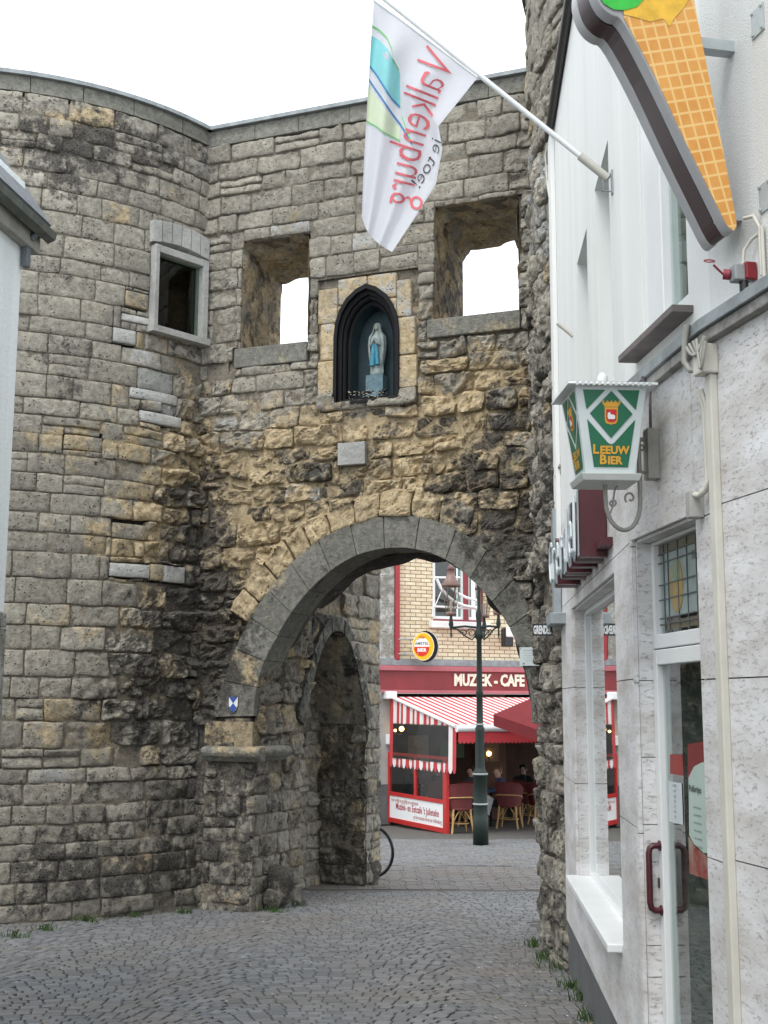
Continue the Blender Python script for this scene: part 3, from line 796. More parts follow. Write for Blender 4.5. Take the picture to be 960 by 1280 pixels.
# ---- passage wall (left side of the way through), with the blind pointed arch
PA = GW.P(.735, 0, .07)
PW = Plane((PA.x, PA.y), (.41, .912), (.912, -.41))
ta, _ = PW.uv(378, 1000); tb, _ = PW.uv(457, 1000); tend, _ = PW.uv(476, 1000); ap = PW.uv(415, 788); spr = PW.uv(457, 905)[1]
def pclip(u, z):
    if not (ta < u < tb): return False
    if z < spr: return True
    tm = (ta + tb) / 2; d = abs(u - tm) / ((tb - ta) / 2)
    return z < spr + (ap[1] - spr) * (1 - d ** 2.2)
def zpass(p, so, sc_, val, pale):
    x, y = proj(p); up = sstep(1.8, 3.0, p.z) * sstep(1.4, 2.2, (p - PA).dot(PW.d))
    return (.30 + so + blob(OCH, x, y) * .6, .46 + sc_ - .22 * up, val - .08, .22 + .18 * up)
masonry(gate, lambda u, v, o: PW.P(u, v, o), 0.0, tend, -.75, 1.05, .19, .30, (), pclip, zfn=zpass, eadd=.04)
masonry(gate, lambda u, v, o: PW.P(u, v, o), 0.14, tend, 1.05, 3.9, .27, .42, (), pclip, zfn=zpass, eadd=.0)
masonry(gate, lambda u, v, o: PW.P(u, v, o - .62), ta - .3, tb + .1, -.75, 3.4, .17, .27, (), None, zfn=lambda p, a, c, d, e: (.30 + a, .40 + c, d + .05, .12), eadd=.05)
JW = Plane(tuple(PW.P(tb, 0).xy), (-.912, .41), (-.41, -.912))     # far jamb, faces back to the street
masonry(gate, lambda u, v, o: JW.P(u, v, o), 0, .62, -.75, spr + .1, .19, .25, (), None, zfn=lambda p, a, c, d, e: (.30 + a, .52 + c, d, .1), eadd=.1)
# soffit of the blind arch
b = MB(); b.smooth = True
def bl(a, c):
    u = lerp(ta, tb, a); tm = (ta + tb) / 2; d = abs(u - tm) / ((tb - ta) / 2)
    p = PW.P(u, spr + (ap[1] - spr) * (1 - d ** 2.2), lerp(.0, -.64, c)); return p + V((1, 1, 1)) * noise.noise(p * 5) * .03
b.grid(bl, 24, 8); zbuild(b, 'blind_arch_soffit', m_stone, gate, zfn=lambda p, a, c, d, e: (.36, .42, .45, .1))
# smooth trim stones of the blind arch
for i in range(9):
    b = MB(); pts = []
    for k in range(4):
        a = lerp(i / 9 + .004, (i + 1) / 9 - .004, k / 3); a = .5 + (abs(2 * a - 1) ** .75) * .5 * (1 if a > .5 else -1)
        u = lerp(ta, tb, a); tm = (ta + tb) / 2; d = abs(u - tm) / ((tb - ta) / 2); z = spr + (ap[1] - spr) * (1 - d ** 2.2)
        nx, nz_ = (u - tm), max(.15, z - spr + .35); L = math.hypot(nx, nz_); pts.append((u, z, nx / L * .17, nz_ / L * .17))
    ring = [PW.P(u, z, .02) for u, z, _, _ in pts] + [PW.P(u + a, z + c, .02) for u, z, a, c in reversed(pts)]
    b.prism(ring, PW.n * -.2); zbuild(b, 'blind_arch_stone', m_dressed, gate, zfn=lambda p, a, c, d, e: (.1, .50, .30, .2), bevel=.006)
# end of the passage wall (faces the cafe) and its bulk
b = MB(); b.pbox(PW, .5, tend - .01, -.8, 3.9, -1.6, -.70); b.pbox(PW, tb + .02, tend - .01, -.8, 3.9, -.9, -.045); b.pbox(PW, .35, ta - .03, -.8, 3.9, -.9, -.045); zbuild(b, 'wall_core', m_mortar, gate)
# impost moulding: round-nosed string stone wrapping the pier corner
def impost(pl, u0, u1, o, name):
    prof = [(-.06, 1.0), (.03, 1.0), (.06, 1.03), (.10, 1.06), (.115, 1.09), (.11, 1.12), (.085, 1.145), (.02, 1.155), (-.06, 1.155)]
    b = MB(); b.smooth = False; m = len(prof)
    vs_ = [pl.P(u0, z, o + k) for k, z in prof] + [pl.P(u1, z, o + k) for k, z in prof]
    b.add(vs_, [tuple(range(m)), tuple(range(2 * m - 1, m - 1, -1))] + [(i, m + i, m + (i + 1) % m, (i + 1) % m) for i in range(m)])
    zbuild(b, name, m_dressed, gate, .05, -.16, .55, .1, bevel=.01)
impost(GW, .19, .845, .07, 'impost')
impost(PW, .0, .62, 0.0, 'impost')
b = MB(); b.pbox(GW, .15, .70, 1.155, 1.40, -.2, .03); zbuild(b, 'plaster_fill', m_mortar, gate, .35, -.1, .5, 0)
# boulders at the foot
for (px, py, Y, r) in ((352, 1108, 13.1, .15), (338, 1122, 12.95, .11), (460, 1096, 15.45, .17), (385, 1118, 14.0, .0)):
    if r == 0: continue
    c = atY(px, py, Y); b = MB(); b.ball(c, (r, r * .8, r * 1.1), 14, 10)
    b.v = [tuple(V(p) + (V(p) - c) * noise.noise(V(p) * 5) * .7) for p in b.v]
    zbuild(b, 'foot_boulder', m_stone, gate, 0, .06, .3)

# ------------------------------------------------------------------ round tower on the left
from math import atan2
pts = [(-3.91, 11.80), (-2.94, 12.13), (-2.43, 12.55), (-1.97, 13.08)]
best = None
for R in [3.2 + .1 * i for i in range(14)]:       # circle through J with the smallest error
    for k in range(60):
        a = lerp(.5, 1.2, k / 59); c = (J.x - R * math.sin(a), J.y + R * math.cos(a))
        er = sum((math.hypot(p[0] - c[0], p[1] - c[1]) - R) ** 2 for p in pts)
        if best is None or er < best[0]: best = (er, R, c)
TR, TC = best[1], best[2]
TJ = atan2(J.y - TC[1], J.x - TC[0])
def ST(u, v, o):      # u runs from the left towards the gate, ends at 0
    a = TJ + u / TR; r = TR + o + .10 * sstep(1.2, -.6, v)
    return V((TC[0] + r * math.cos(a), TC[1] + r * math.sin(a), v))
tower = thing('round_tower', (TC[0] + 1.2, TC[1] - 3.6, gz(0, 11.8)), 'rounded grey stone tower left of the gate with one square framed window near its top', 'tower')
def toww(px, py):     # spot on the tower seen in that direction -> (u, z)
    r = ray(px, py); ox, oy = -TC[0], -TC[1]; A = r.x ** 2 + r.y ** 2; B = 2 * (ox * r.x + oy * r.y); C = ox * ox + oy * oy - TR * TR
    t = (-B - math.sqrt(max(0, B * B - 4 * A * C))) / (2 * A); p = r * t
    return (atan2(p.y - TC[1], p.x - TC[0]) - TJ) * TR, p.z + EYE
wa, wz1 = toww(191, 318); wb, _ = toww(256, 425); _, wz0 = toww(191, 408); _, wzl = toww(191, 270)
wb = min(wb, .0)
TWH = (wa - .01, wb - .03, wz0 - .0, wz1 + .37)
def tower_core():
    b = MB(); n = 40
    for (p, q, r, t) in cutrects([(-3.3, .1, -.6, TOPZ - .17)], [(TWH[0] - .01, TWH[1] + .01, TWH[2] - .05, TWH[3] - .05)]):
        m_ = max(1, int((q - p) / .12))
        for k in range(m_):
            a0, a1 = lerp(p, q, k / m_), lerp(p, q, (k + 1) / m_)
            b.hexa([ST(a0, r, -.20), ST(a1, r, -.20), ST(a1, r, -.35), ST(a0, r, -.35), ST(a0, t, -.20), ST(a1, t, -.20), ST(a1, t, -.35), ST(a0, t, -.35)])
    zbuild(b, 'wall_core', m_mortar, tower)
tower_core()
REP = []        # sawn repair blocks of pale or ochre stone
for (xa, ya, xb, yb, kind_) in ((163, 483, 222, 508, 1), (175, 512, 227, 536, 1), (142, 408, 170, 432, 1), (137, 702, 187, 724, 1), (188, 704, 204, 727, 2), (205, 706, 231, 730, 1), (80, 542, 128, 566, 2), (157, 362, 186, 388, 2), (152, 390, 188, 408, 1), (140, 652, 182, 676, 2)):
    (ua_, za_), (ub_2, zb_2) = toww(xa, ya), toww(xb, yb); REP.append(((ua_, ub_2, zb_2, za_), kind_))
masonry(tower, ST, -3.3, .12, -.62, TOPZ, lambda v: .17 if v < 1.05 else (.24 if v < 3 else .215), .40, [TWH, (-4, 1, TOPZ - .165, TOPZ + .1)] + [r for r, _ in REP], None)
for (r_, kind_) in REP:
    stone_patch(ST, *r_, .03, .003, .02, -.1, rnd(.80, .90) if kind_ == 1 else .55, 0, None, .05, m_stone, 'repair_stone', tower, .4, zfn=(lambda p, a, c, d, e: (.1, .1, d, .72)) if kind_ == 1 else (lambda p, a, c, d, e: (.44, .30, d, .2)))
u = -3.3
while u < 0:
    w = rnd(.5, .7); e = min(u + w, 0)
    b = MB(); n = 3
    for k in range(n): 
        a0, a1 = lerp(u + .004, e - .004, k / n), lerp(u + .004, e - .004, (k + 1) / n); z0, z1 = TOPZ - .16, TOPZ
        b.hexa([ST(a0, z0, .006), ST(a1, z0, .006), ST(a1, z0, -.3), ST(a0, z0, -.3), ST(a0, z1, .006), ST(a1, z1, .006), ST(a1, z1, -.3), ST(a0, z1, -.3)])
    zbuild(b, 'coping_block', m_dressed, tower, -.1, -.12, rnd(.48, .64), .1); u = e
b = MB()
for k in range(24):
    a0, a1 = lerp(-3.3, .03, k / 24), lerp(-3.3, .03, (k + 1) / 24); z0, z1 = TOPZ + .002, TOPZ + .045
    b.hexa([ST(a0, z0, .055), ST(a1, z0, .055), ST(a1, z0, -.4), ST(a0, z0, -.4), ST(a0, z1, .055), ST(a1, z1, .055), ST(a1, z1, -.4), ST(a0, z1, -.4)])
b.build('drip_edge', m_zinc, tower)
# framed window: a flat frame set in the curve
A0, A1 = ST(TWH[0], 0, 0), ST(TWH[1], 0, 0)
TW = Plane((A0.x, A0.y), ((A1 - A0).x, (A1 - A0).y)); L = (A1 - A0).length
if TW.n.dot(V((0, -1, 0))) < 0: TW.n = -TW.n
def tpart(name, u0, u1, z0, z1, o0, o1, mat=m_dressed, **k):
    b = MB(); b.pbox(TW, u0, u1, z0, z1, o0, o1); return zbuild(b, name, mat, tower, -.3, -.5, k.get('val', .66), .5, bevel=.006)
fo = .008
tpart('window_jamb', .0, .055, wz0, wz1 + .10, -.25, fo); tpart('window_jamb', L - .075, L - .0, wz0, wz1 + .10, -.25, fo)
tpart('window_lintel', .056, L - .076, wz1 + .02, wz1 + .10, -.25, fo - .002)
tpart('window_sill', -.02, L + .03, wz0 - .075, wz0 - .003, -.25, fo + .02)
n = 6                                                    # flat relieving arch of six wedge stones
for i in range(n):
    b = MB(); P_ = []
    for t in (i / n + .006, (i + 1) / n - .006):
        u = lerp(-.03, L + .03, t); h = .05 * math.sin(PI * t)
        P_ += [(u, wz1 + .125 + h), (u, wz1 + .36 + h)]
    b.prism([TW.P(*P_[0], fo - .03), TW.P(*P_[2], fo - .03), TW.P(*P_[3], fo - .03), TW.P(*P_[1], fo - .03)], TW.n * -.2)
    zbuild(b, 'relieving_arch_stone', m_dressed, tower, -.3, -.5, rnd(.6, .8), .5, bevel=.004)
b = MB(); b.pbox(TW, .05, L - .07, wz0 - .01, wz1 + .03, -.10, -.09); gp = b.build('window_pane', glass_mat('tower_glass', (.35, .4, .36), spec=1.0), tower)
b = MB()
for (p, q, r, t) in cutrects([(.056, L - .076, wz0, wz1 + .02)], [(.068, L - .105, wz0 + .015, wz1 - .0)]): b.pbox(TW, p, q, r, t, -.12, -.07)
b.build('window_frame', M('green_window_frame', (.10, .14, .10), .5, .2), tower)
b = MB(); b.pbox(TW, .05, L - .05, wz0 - .1, wz1 + .1, -1.0, -.95); b.pbox(TW, .05, L - .05, wz0 - .1, wz0 - .05, -.95, -.2); b.pbox(TW, .05, L - .05, wz1 + .05, wz1 + .1, -.95, -.2); b.pbox(TW, .0, .05, wz0 - .1, wz1 + .1, -.95, -.2); b.pbox(TW, L - .05, L, wz0 - .1, wz1 + .1, -.95, -.2)
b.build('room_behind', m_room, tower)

# ------------------------------------------------------------------ round tower on the right
RC, RR = (5.27, 10.1), 4.0
def SRt(u, v, o):
    a = math.radians(146) + u / RR; r = RR + o; return V((RC[0] + r * math.cos(a), RC[1] + r * math.sin(a), v))
rt = thing('round_tower', (3.2, 10.1, gz(0, 10)), 'dark rubble round tower half hidden behind the white house on the right', 'tower')
def zrt(p, so, sc_, val, pale):
    x, y = proj(p); pl = .35 if (x > 663 and 190 < y < 320) else 0
    return (.26 + so + .08 * noise.noise(p), .50 + sc_ - sstep(500, 200, y) * .12, val, .2 + pl)
masonry(rt, SRt, 0, 3.7, -.5, 8.2, .235, .40, (), None, zfn=zrt, eadd=.0, cell=.05, rough=.75)
b = MB()
for k in range(20):
    a0, a1 = lerp(0, 3.4, k / 20), lerp(0, 3.4, (k + 1) / 20)
    for z0, z1, o in ((8.2, 8.245, .06),): b.hexa([SRt(a0, z0, o), SRt(a1, z0, o), SRt(a1, z0, -.4), SRt(a0, z0, -.4), SRt(a0, z1, o), SRt(a1, z1, o), SRt(a1, z1, -.4), SRt(a0, z1, -.4)])
b.build('drip_edge', m_darkmetal, rt)
# ------------------------------------------------------------------ white corner house on the right
P0 = (1.34, 9.38); dA = (-.063, -1.0)
RA = Plane(P0, dA, (-1, .063))
def ax(px, py): return RA.uv(px, py)[0]
LA = ax(790, 800)                         # length of the first stretch of wall
P1 = RA.P(LA, 0); RB = Plane((P1.x, P1.y), (.098, -1.0), (-1, -.098))
LB = RB.uv(896, 600)[0]
P2 = RB.P(LB, 0); RCp = Plane((P2.x, P2.y), (.215, -1.0), (-1, -.215))
LC = 6.5
GZ = -.5
zl = RB.uv(833, 474)[1]                    # underside of the ledge
house = thing('corner_house', tuple(RA.P(2, gz(0, 7), -.5)), 'white plastered corner house with travertine ground floor along the right side of the street', 'house')
def wall(pl, rects, holes, o0, o1, name, mat, bevel=0):
    b = MB()
    for (p, q, r, t) in cutrects(rects, holes): b.pbox(pl, p, q, r, t, o0, o1)
    return b.build(name, mat, house, bevel)
# openings, surveyed on the wall planes
wu0, wu1 = ax(717, 900), ax(777, 1100)
wzs = RA.uv(735, 1089, -.10)[1]; wzt = RA.uv(730, 748)[1]
pz = RA.uv(709, 1150)[1]
du0, du1 = 0.03, RB.uv(878, 900)[0]
dzt = RB.uv(828, 659)[1]
WH = (wu0, wu1, wzs, wzt); DH = (du0, du1, GZ, dzt)
RV = .14     # reveal depth
wall(RA, [(0, LA, GZ, zl)], [WH], -.30, -.02, 'wall_core', m_ledge)
wall(RB, [(0, LB, GZ, zl)], [DH], -.30, -.02, 'wall_core', m_ledge)
wall(RCp, [(0, LC, GZ, zl)], [], -.30, -.02, 'wall_core', m_ledge)
# travertine slabs
def slabs(pl, u0, u1, zs, us, holes):
    for (p, q, r, t) in cutrects([(a, b, c, d) for a, b in zip(us, us[1:]) for c, d in zip(zs, zs[1:])], holes):
        if q - p < .01 or t - r < .01: continue
        b = MB(); g_ = .0025; b.pbox(pl, p + g_, q - g_, r + g_, t - g_, -.018, 0.0); b.build('travertine_slab', m_trav, house)
j1 = RB.uv(886, 1072)[1]; j2 = RB.uv(886, 849)[1]; j3 = RCp.uv(934, 619)[1]
zA = [pz, RA.uv(778, 1022)[1], RA.uv(783, 850)[1], RA.uv(774, 691)[1], zl]
zB = [GZ, RB.uv(800, 1222)[1] if False else j1 - .78, j1, j2, j3 - .02, zl]
slabs(RA, 0, LA, zA, [0, 0.12, wu0, (wu0 + wu1) / 2, wu1, LA], [WH])
slabs(RB, 0, LB, zB, [0, du1, LB], [DH])
slabs(RCp, 0, LC, [GZ, j1 - .78, j1 + .02, j2, j3, zl], [0.0, .95, 1.95, 2.95, 3.95, 5.2, LC], [])
b = MB(); b.pbox(RA, 0, LA, GZ, pz - .003, -.02, -.006); b.build('plinth', m_plinth, house)
# reveals of window and door in travertine
def reveal_slab(pl, u, z0, z1, zs, face):      # slab lining at position u
    for c, d in zip(zs, zs[1:]):
        c, d = max(c, z0), min(d, z1)
        if d - c > .02:
            b = MB(); b.pbox(pl, u - (.015 if face > 0 else 0), u + (.015 if face < 0 else 0), c + .002, d - .002, -RV, -.0185); b.build('travertine_slab', m_trav, house)
reveal_slab(RA, wu0 + .015, wzs, wzt, zA, 1); reveal_slab(RA, wu1 - .015, wzs, wzt, zA, -1)
zj = [GZ] + [RB.uv(807, yy)[1] for yy in (1223, 1184, 1033, 948, 850)] + [dzt]
reveal_slab(RB, du0 + .015, GZ, dzt, zj, 1); reveal_slab(RB, du1 - .015, GZ, dzt, zj, -1)
b = MB(); b.pbox(RA, wu0 + .016, wu1 - .016, wzt - .012, wzt, -RV, -.02); b.pbox(RB, du0 + .016, du1 - .016, dzt - .012, dzt, -RV, -.02); b.build('soffit_slab', m_trav, house)
# shop window
b = MB()
for (p, q, r, t) in cutrects([(wu0 + .016, wu1 - .016, wzs, wzt - .013)], [(wu0 + .040, wu1 - .045, wzs + .03, wzt - .045)]): b.pbox(RA, p, q, r, t, -.138, -.085)
wf = b.build('shop_window_frame', m_upvc, house, bevel=.004)
b = MB(); b.pbox(RA, wu0 + .036, wu1 - .04, wzs + .026, wzt - .04, -.115, -.107); b.build('pane', m_glass, wf)
b = MB(); b.pbox(RA, wu0 - .03, wu1 - .04, wzs - .035, wzs + .005, -.138, .07); b.build('shop_window_sill', m_white, house, bevel=.006)
# folded curtain strip and dark room behind the window
def room(pl, u0, u1, z0, z1, depth, name='room_behind'):
    b = MB(); e = .02
    b.pbox(pl, u0, u1, z0, z1, -depth - e, -depth); b.pbox(pl, u0, u1, z0 - e, z0, -depth, -.31); b.pbox(pl, u0, u1, z1, z1 + e, -depth, -.31)
    b.pbox(pl, u0 - e, u0, z0, z1, -depth, -.31); b.pbox(pl, u1, u1 + e, z0, z1, -depth, -.31); b.build(name, m_room, house)
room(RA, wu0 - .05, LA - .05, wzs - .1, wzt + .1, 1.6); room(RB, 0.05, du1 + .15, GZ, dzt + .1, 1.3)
# door: transom light above, leaf below
zr0, zr1 = RB.uv(845, 808, -.09)[1], RB.uv(845, 790, -.09)[1]
zg1 = RB.uv(850, 829, -.09)[1]; ztr = RB.uv(845, 672, -.09)[1]
du = du1 - .016; d0 = du0 + .016
b = MB()
for (p, q, r, t) in cutrects([(d0, du, zr0, dzt - .013)], [(d0 + .035, du - .045, zr1 - .0, ztr)]): b.pbox(RB, p, q, r, t, -.138, -.08)
tf = b.build('transom_frame', m_upvc, house, bevel=.004)
b = MB(); b.pbox(RB, d0 + .03, du - .04, zr1 - .005, ztr + .005, -.115, -.107); tp = b.build('pane', m_glass, tf)
# leaded picture in the transom light: bars, a pale bottle-like panel, coloured borders
o_ = -.1035
x0, x1 = d0 + .04, du - .05; z0, z1 = zr1 + .005, ztr - .005
b = MB()
m_lead = M('lead_came', (.10, .11, .11), .6, .2)
zs_ = [lerp(z0, z1, k) for k in (.10, .17, .38, .55, .80, .90)]; us_ = [lerp(x0, x1, k) for k in (.10, .18, .36, .52, .68, .84)]
for z in zs_: b.pbox(RB, x0, x1, z - .0025, z + .0025, o_, o_ + .004)
for u in us_: b.pbox(RB, u - .0025, u + .0025, z0, z1, o_ - .0005, o_ + .0035)
b.build('lead_came', m_lead, tf)
def flatpoly(pl, pts, off, name, mat, parent, th=.002):
    b = MB(); b.prism([pl.P(u, z, off) for u, z in pts], pl.n * th); return b.build(name, mat, parent)
m_pale = M('pale_stained_glass', (.30, .37, .36), .3, .25, 20); m_amber = M('amber_stained_glass', (.38, .27, .09), .3, .3, 20); m_bord = M('brown_stained_glass', (.16, .10, .06), .35, .6, 60, col2=(.05, .09, .04))
uu = lambda k: lerp(x0, x1, k); zz = lambda k: lerp(z0, z1, k)
flatpoly(RB, [(uu(.10), zz(.17)), (uu(1), zz(.17)), (uu(1), zz(.90)), (uu(.10), zz(.90))], o_ - .003, 'stained_panel', m_pale, tf)
flatpoly(RB, [(uu(.0), zz(.91)), (uu(1), zz(.91)), (uu(1), zz(1)), (uu(0), zz(1))], o_ - .003, 'stained_border', m_bord, tf)
flatpoly(RB, [(uu(.10), zz(.03)), (uu(1), zz(.03)), (uu(1), zz(.13)), (uu(.10), zz(.13))], o_ - .003, 'stained_border', m_bord, tf)
el = [(uu(.32 + .12 * math.cos(a)), zz(.50 + .30 * math.sin(a))) for a in [2 * PI * k / 18 for k in range(18)]]
flatpoly(RB, el, o_ - .0005, 'stained_bottle', m_amber, tf, .002)
flatpoly(RB, [(uu(.25), zz(.55)), (uu(.39), zz(.55)), (uu(.37), zz(.78)), (uu(.27), zz(.78))], o_ + .0018, 'stained_label', M('green_stained_glass', (.22, .30, .20), .3, .3, 20), tf, .001)
b = MB(); put_text(b, 'BEER', .055, lambda x, y: RB.P(uu(.60) + x, zz(.73) + y, o_ + .001)); put_text(b, 'BIER', .055, lambda x, y: RB.P(uu(.66) + x, zz(.24) + y, o_ + .001)); b.build('stained_lettering', m_lead, tf)
b = MB()
for (p, q, r, t) in cutrects([(d0, du, -.32, zr0 - .006)], [(d0 + .055, du - .065, -.14, zg1)]): b.pbox(RB, p, q, r, t, -.135, -.075)
door = b.build('door', m_upvc, house, bevel=.004)
b = MB(); b.pbox(RB, d0 + .048, du - .058, -.145, zg1 + .006, -.110, -.102); b.build('pane', m_glass, door)
hz0, hz1 = RB.uv(820, 1138, -.05)[1], RB.uv(820, 1058, -.05)[1]; hu = d0 + .010
b = MB(); b.smooth = True
pth = [RB.P(hu + .02, hz1, -.075), RB.P(hu + .02, hz1, -.045), RB.P(hu + .02, hz1 - .010, -.030), RB.P(hu + .02, hz1 - .03, -.025), RB.P(hu + .02, hz0 + .03, -.025), RB.P(hu + .02, hz0 + .010, -.030), RB.P(hu + .02, hz0, -.045), RB.P(hu + .02, hz0, -.075)]
b.tube(pth, .0135, 10)
for z in (hz0, hz1): b.tube([RB.P(hu + .02, z, -.0745), RB.P(hu + .02, z, -.069)], .022, 10)
b.build('handle', m_maroon, door)
b = MB(); zk = RB.uv(825, 1098, -.12)[1]; b.pbox(RB, hu - .012, hu + .006, zk - .02, zk + .02, -.0745, -.070); b.build('lock', m_darkmetal, door)
# papers behind the door glass
def poster(name, px, mat, label, cat='poster', off=-.125, extra=None):
    pts = [RB.uv(x, y, off) for x, y in px]
    t = thing(name, tuple(RB.P(pts[0][0], min(p[1] for p in pts), off)), label, cat)
    flatpoly(RB, pts, off, 'sheet', mat, t, .0015); 
    if extra:
        b = MB(); extra(b, pts, off + .003); b.build('lettering', m_ink, t)
    return t
def lines(n, h, txts, ctr=.5):
    def f(b, pts, o):
        u0, u1 = min(p[0] for p in pts), max(p[0] for p in pts); z0, z1 = min(p[1] for p in pts), max(p[1] for p in pts)
        for i, t in enumerate(txts):
            z = lerp(z1, z0, (i + 1) / (n + 1)); put_text(b, t, h, lambda x, y: RB.P(lerp(u0, u1, ctr) + x, z + y, o), align='CENTER')
    return f
poster('poster', [(836, 976), (852, 979), (854, 1031), (837, 1027)], M('paper_white', (.55, .60, .62), .6, .05), 'narrow white sheet of opening hours stuck inside the glass door', off=-.0995, extra=lines(7, .016, ['OPEN', '10.00', '22.00', 'MA', 'DI', 'WO', 'DO']))
poster('poster', [(838, 943), (853, 943), (855, 970), (838, 967)], M('paper_red', (.28, .03, .022), .6, .1), 'small red card above the white sheet behind the door glass', off=-.0995)
poster('poster', [(860, 930), (885, 926), (885, 1000), (860, 972)], M('paper_darkred', (.18, .012, .012), .6, .1), 'dark red poster behind the bottle shaped white menu in the door', off=-.1012)
poster('poster', [(861, 972), (868, 958), (878, 953), (895, 953), (895, 1068), (880, 1066), (868, 1055), (862, 1044)], M('paper_mint', (.42, .52, .47), .6, .05), 'tall pale menu poster with rounded top beside the door jamb', off=-.0995,
       extra=lambda b, pts, o: [put_text(b, 'Poffertjes', .036, lambda x, y: RB.P(pts[0][0] + .006 + x, RB.uv(868, 990, o)[1] + y, o), bold=.001)] + [put_text(b, 'met roomboter', .014, lambda x, y, k=k: RB.P(pts[0][0] + .05 + x, RB.uv(868, 1010, o)[1] - k * .03 + y, o)) for k in range(6)])
poster('poster', [(861, 1046), (872, 1062), (892, 1075), (892, 1102), (862, 1092)], M('paper_multicolour', (.24, .03, .025), .6, .3, 9, col2=(.3, .26, .2)), 'lowest red poster with white and yellow strips inside the door glass', off=-.1012)
# upper floors
hv = RA.uv(688, 190)[1]; uv2, hv2 = RA.uv(711, 30)
sl = (hv2 - hv) / uv2
hv = 6.08; sl = 0
def vtop(u): return hv
s1a, s1b = RA.uv(721.5, 335)[0], RA.uv(733, 280)[0]; s1z = (RA.uv(721.5, 335)[1] + RA.uv(733, 280)[1]) / 2
s2a, s2b = RA.uv(743.5, 244)[0], RA.uv(759.5, 168)[0]; s2z = (RA.uv(743.5, 244)[1] + RA.uv(759.5, 168)[1]) / 2
b = MB(); zb = zl + .0
cuts = [0, .4, .8, s1a, s1b, s2a, s2b, LA]
for a, c in zip(cuts, cuts[1:]):
    lo = {s1a: s1z, s2a: s2z}.get(a, zb)
    p = [RA.P(a, lo, 0), RA.P(c, lo, 0), RA.P(c, vtop(c), 0), RA.P(a, vtop(a), 0)]; b.prism(p, RA.n * -.28)
b.build('plaster_wall', m_stucco, house)
for (a, c, z) in ((s1a, s1b, s1z), (s2a, s2b, s2z)):
    b = MB(); b.pbox(RA, a + .002, c - .002, zb + .05, z - .002, -.21, -.14); b.build('slot_window', m_upvc, house)
    b = MB(); b.pbox(RA, a + .07, c - .07, zb + .10, z - .06, -.139, -.135); b.build('slot_pane', m_glass, house)
b = MB(); b.tube([RA.P(-.02, vtop(-.02) - .02, .03), RA.P(2.2, vtop(2.2) - .02, .03)] if False else [RA.P(-.02, hv, .03), RA.P(LA, hv, .03)], .035, 8); b.build('verge_gutter', m_darkmetal, house)
b = MB(); b.prism([RA.P(-.01, hv, .0), RA.P(LA, hv, 0), RA.P(9, hv, 0), RA.P(9, hv, -3), RA.P(-.01, hv, -3)], V((0, 0, .05))); b.build('roof_slab', m_slate, house)
# return wall at the far end beside the tower
b = MB(); b.hexa([RA.P(.01, GZ, -.02), RA.P(.2, GZ, -.02), RA.P(.2, GZ, -1.5), RA.P(.01, GZ, -1.5), RA.P(.01, hv, -.02), RA.P(.2, hv, -.02), RA.P(.2, hv, -1.5), RA.P(.01, hv, -1.5)]); b.build('end_wall', m_stucco, house)
# upper B wall with the large window
ub0, ub1 = RB.uv(799, 250)[0], RB.uv(861, 380)[0]; ubz = RB.uv(815, 436)[1]
UB = (ub0 if ub0 > .02 else .02, ub1, ubz + .03, 5.7)
wall(RB, [(0, LB, zl, 6.08)], [UB], -.28, 0, 'plaster_wall', m_stucco)
f0, f1 = UB[0], UB[1]; gu = RB.uv(832, 300, -.03)[0]
b = MB()
for (p, q, r, t) in cutrects([(f0 + .002, f1 - .002, UB[2], UB[3])], [(gu, f1 - .02, UB[2] + .07, UB[3] - .1)]): b.pbox(RB, p, q, r, t, -.10, -.012)
uf = b.build('upper_window_frame', m_upvc, house, bevel=.005)
b = MB(); b.pbox(RB, gu - .01, f1 - .01, UB[2] + .06, UB[3] - .09, -.06, -.05); b.build('pane', m_glass, uf)
b = MB(); b.pbox(RB, f0, f1, UB[2], UB[3], -.26, -.25); b.build('net_curtain', M('net_curtain', (.55, .62, .62), .9, .1, 30), house)
b = MB(); b.pbox(RB, f0 - .10, f1 + .05, ubz - .005, ubz + .026, -.2, .085); b.build('upper_window_sill', m_brownsill, house, bevel=.004)
wall(RCp, [(0, LC, zl, 6.08)], [], -.28, 0, 'plaster_wall', m_stucco_grey)
# ledge between the floors: concrete band under metal flashing
for pl, L0, L1 in ((RB, .0, LB - .0), (RCp, .0, LC)):
    b = MB(); b.pbox(pl, L0, L1, zl + .0, zl + .042, .0, .035); b.build('ledge_band', m_ledge, house, bevel=.004)
    b = MB(); b.pbox(pl, L0 - .01, L1, zl + .044, zl + .09, .0, .05); b.build('ledge_flashing', m_zinc, house, bevel=.003)
# flat duct at the corner of the bend
ju0 = LB - .075; cz = RB.uv(888, 452)[1]
b = MB(); b.pbox(RCp, -.008, .035, GZ, cz - .06, .0, .03); duct = b.build('cable_duct', m_cream, house, bevel=.005)
b = MB(); b.pbox(RCp, -.03, .05, cz - .06, cz + .05, .0, .065); b.build('duct_head', m_cream, house, bevel=.006)
b = MB(); b.smooth = True
for k in range(5):
    ph = k * .5; b.tube([RCp.P(-.04 + .03 * k * .4, cz + .055 + .02 * math.sin(ph + t * 2.2), .07 + .010 * math.cos(ph * 2 + t * 3)) + RCp.d * (.10 * t) + V((0, 0, -.06 * math.sin(t * PI) * (1 + k * .2))) for t in [q / 9 for q in range(10)]], .006, 6)
b.tube([RB.P(LB - .08, cz + .16, .06), RB.P(LB - .10, cz + .10, .065), RB.P(LB - .10, cz + .02, .07), RB.P(LB - .07, cz - .02, .06), RB.P(LB - .03, cz - .03, .05)], .012, 7)
b.build('cable_bundle', M('cable_grey', (.38, .37, .33), .5, .2), house)
bz = RB.uv(885, 604)[1]
b = MB(); b.smooth = True
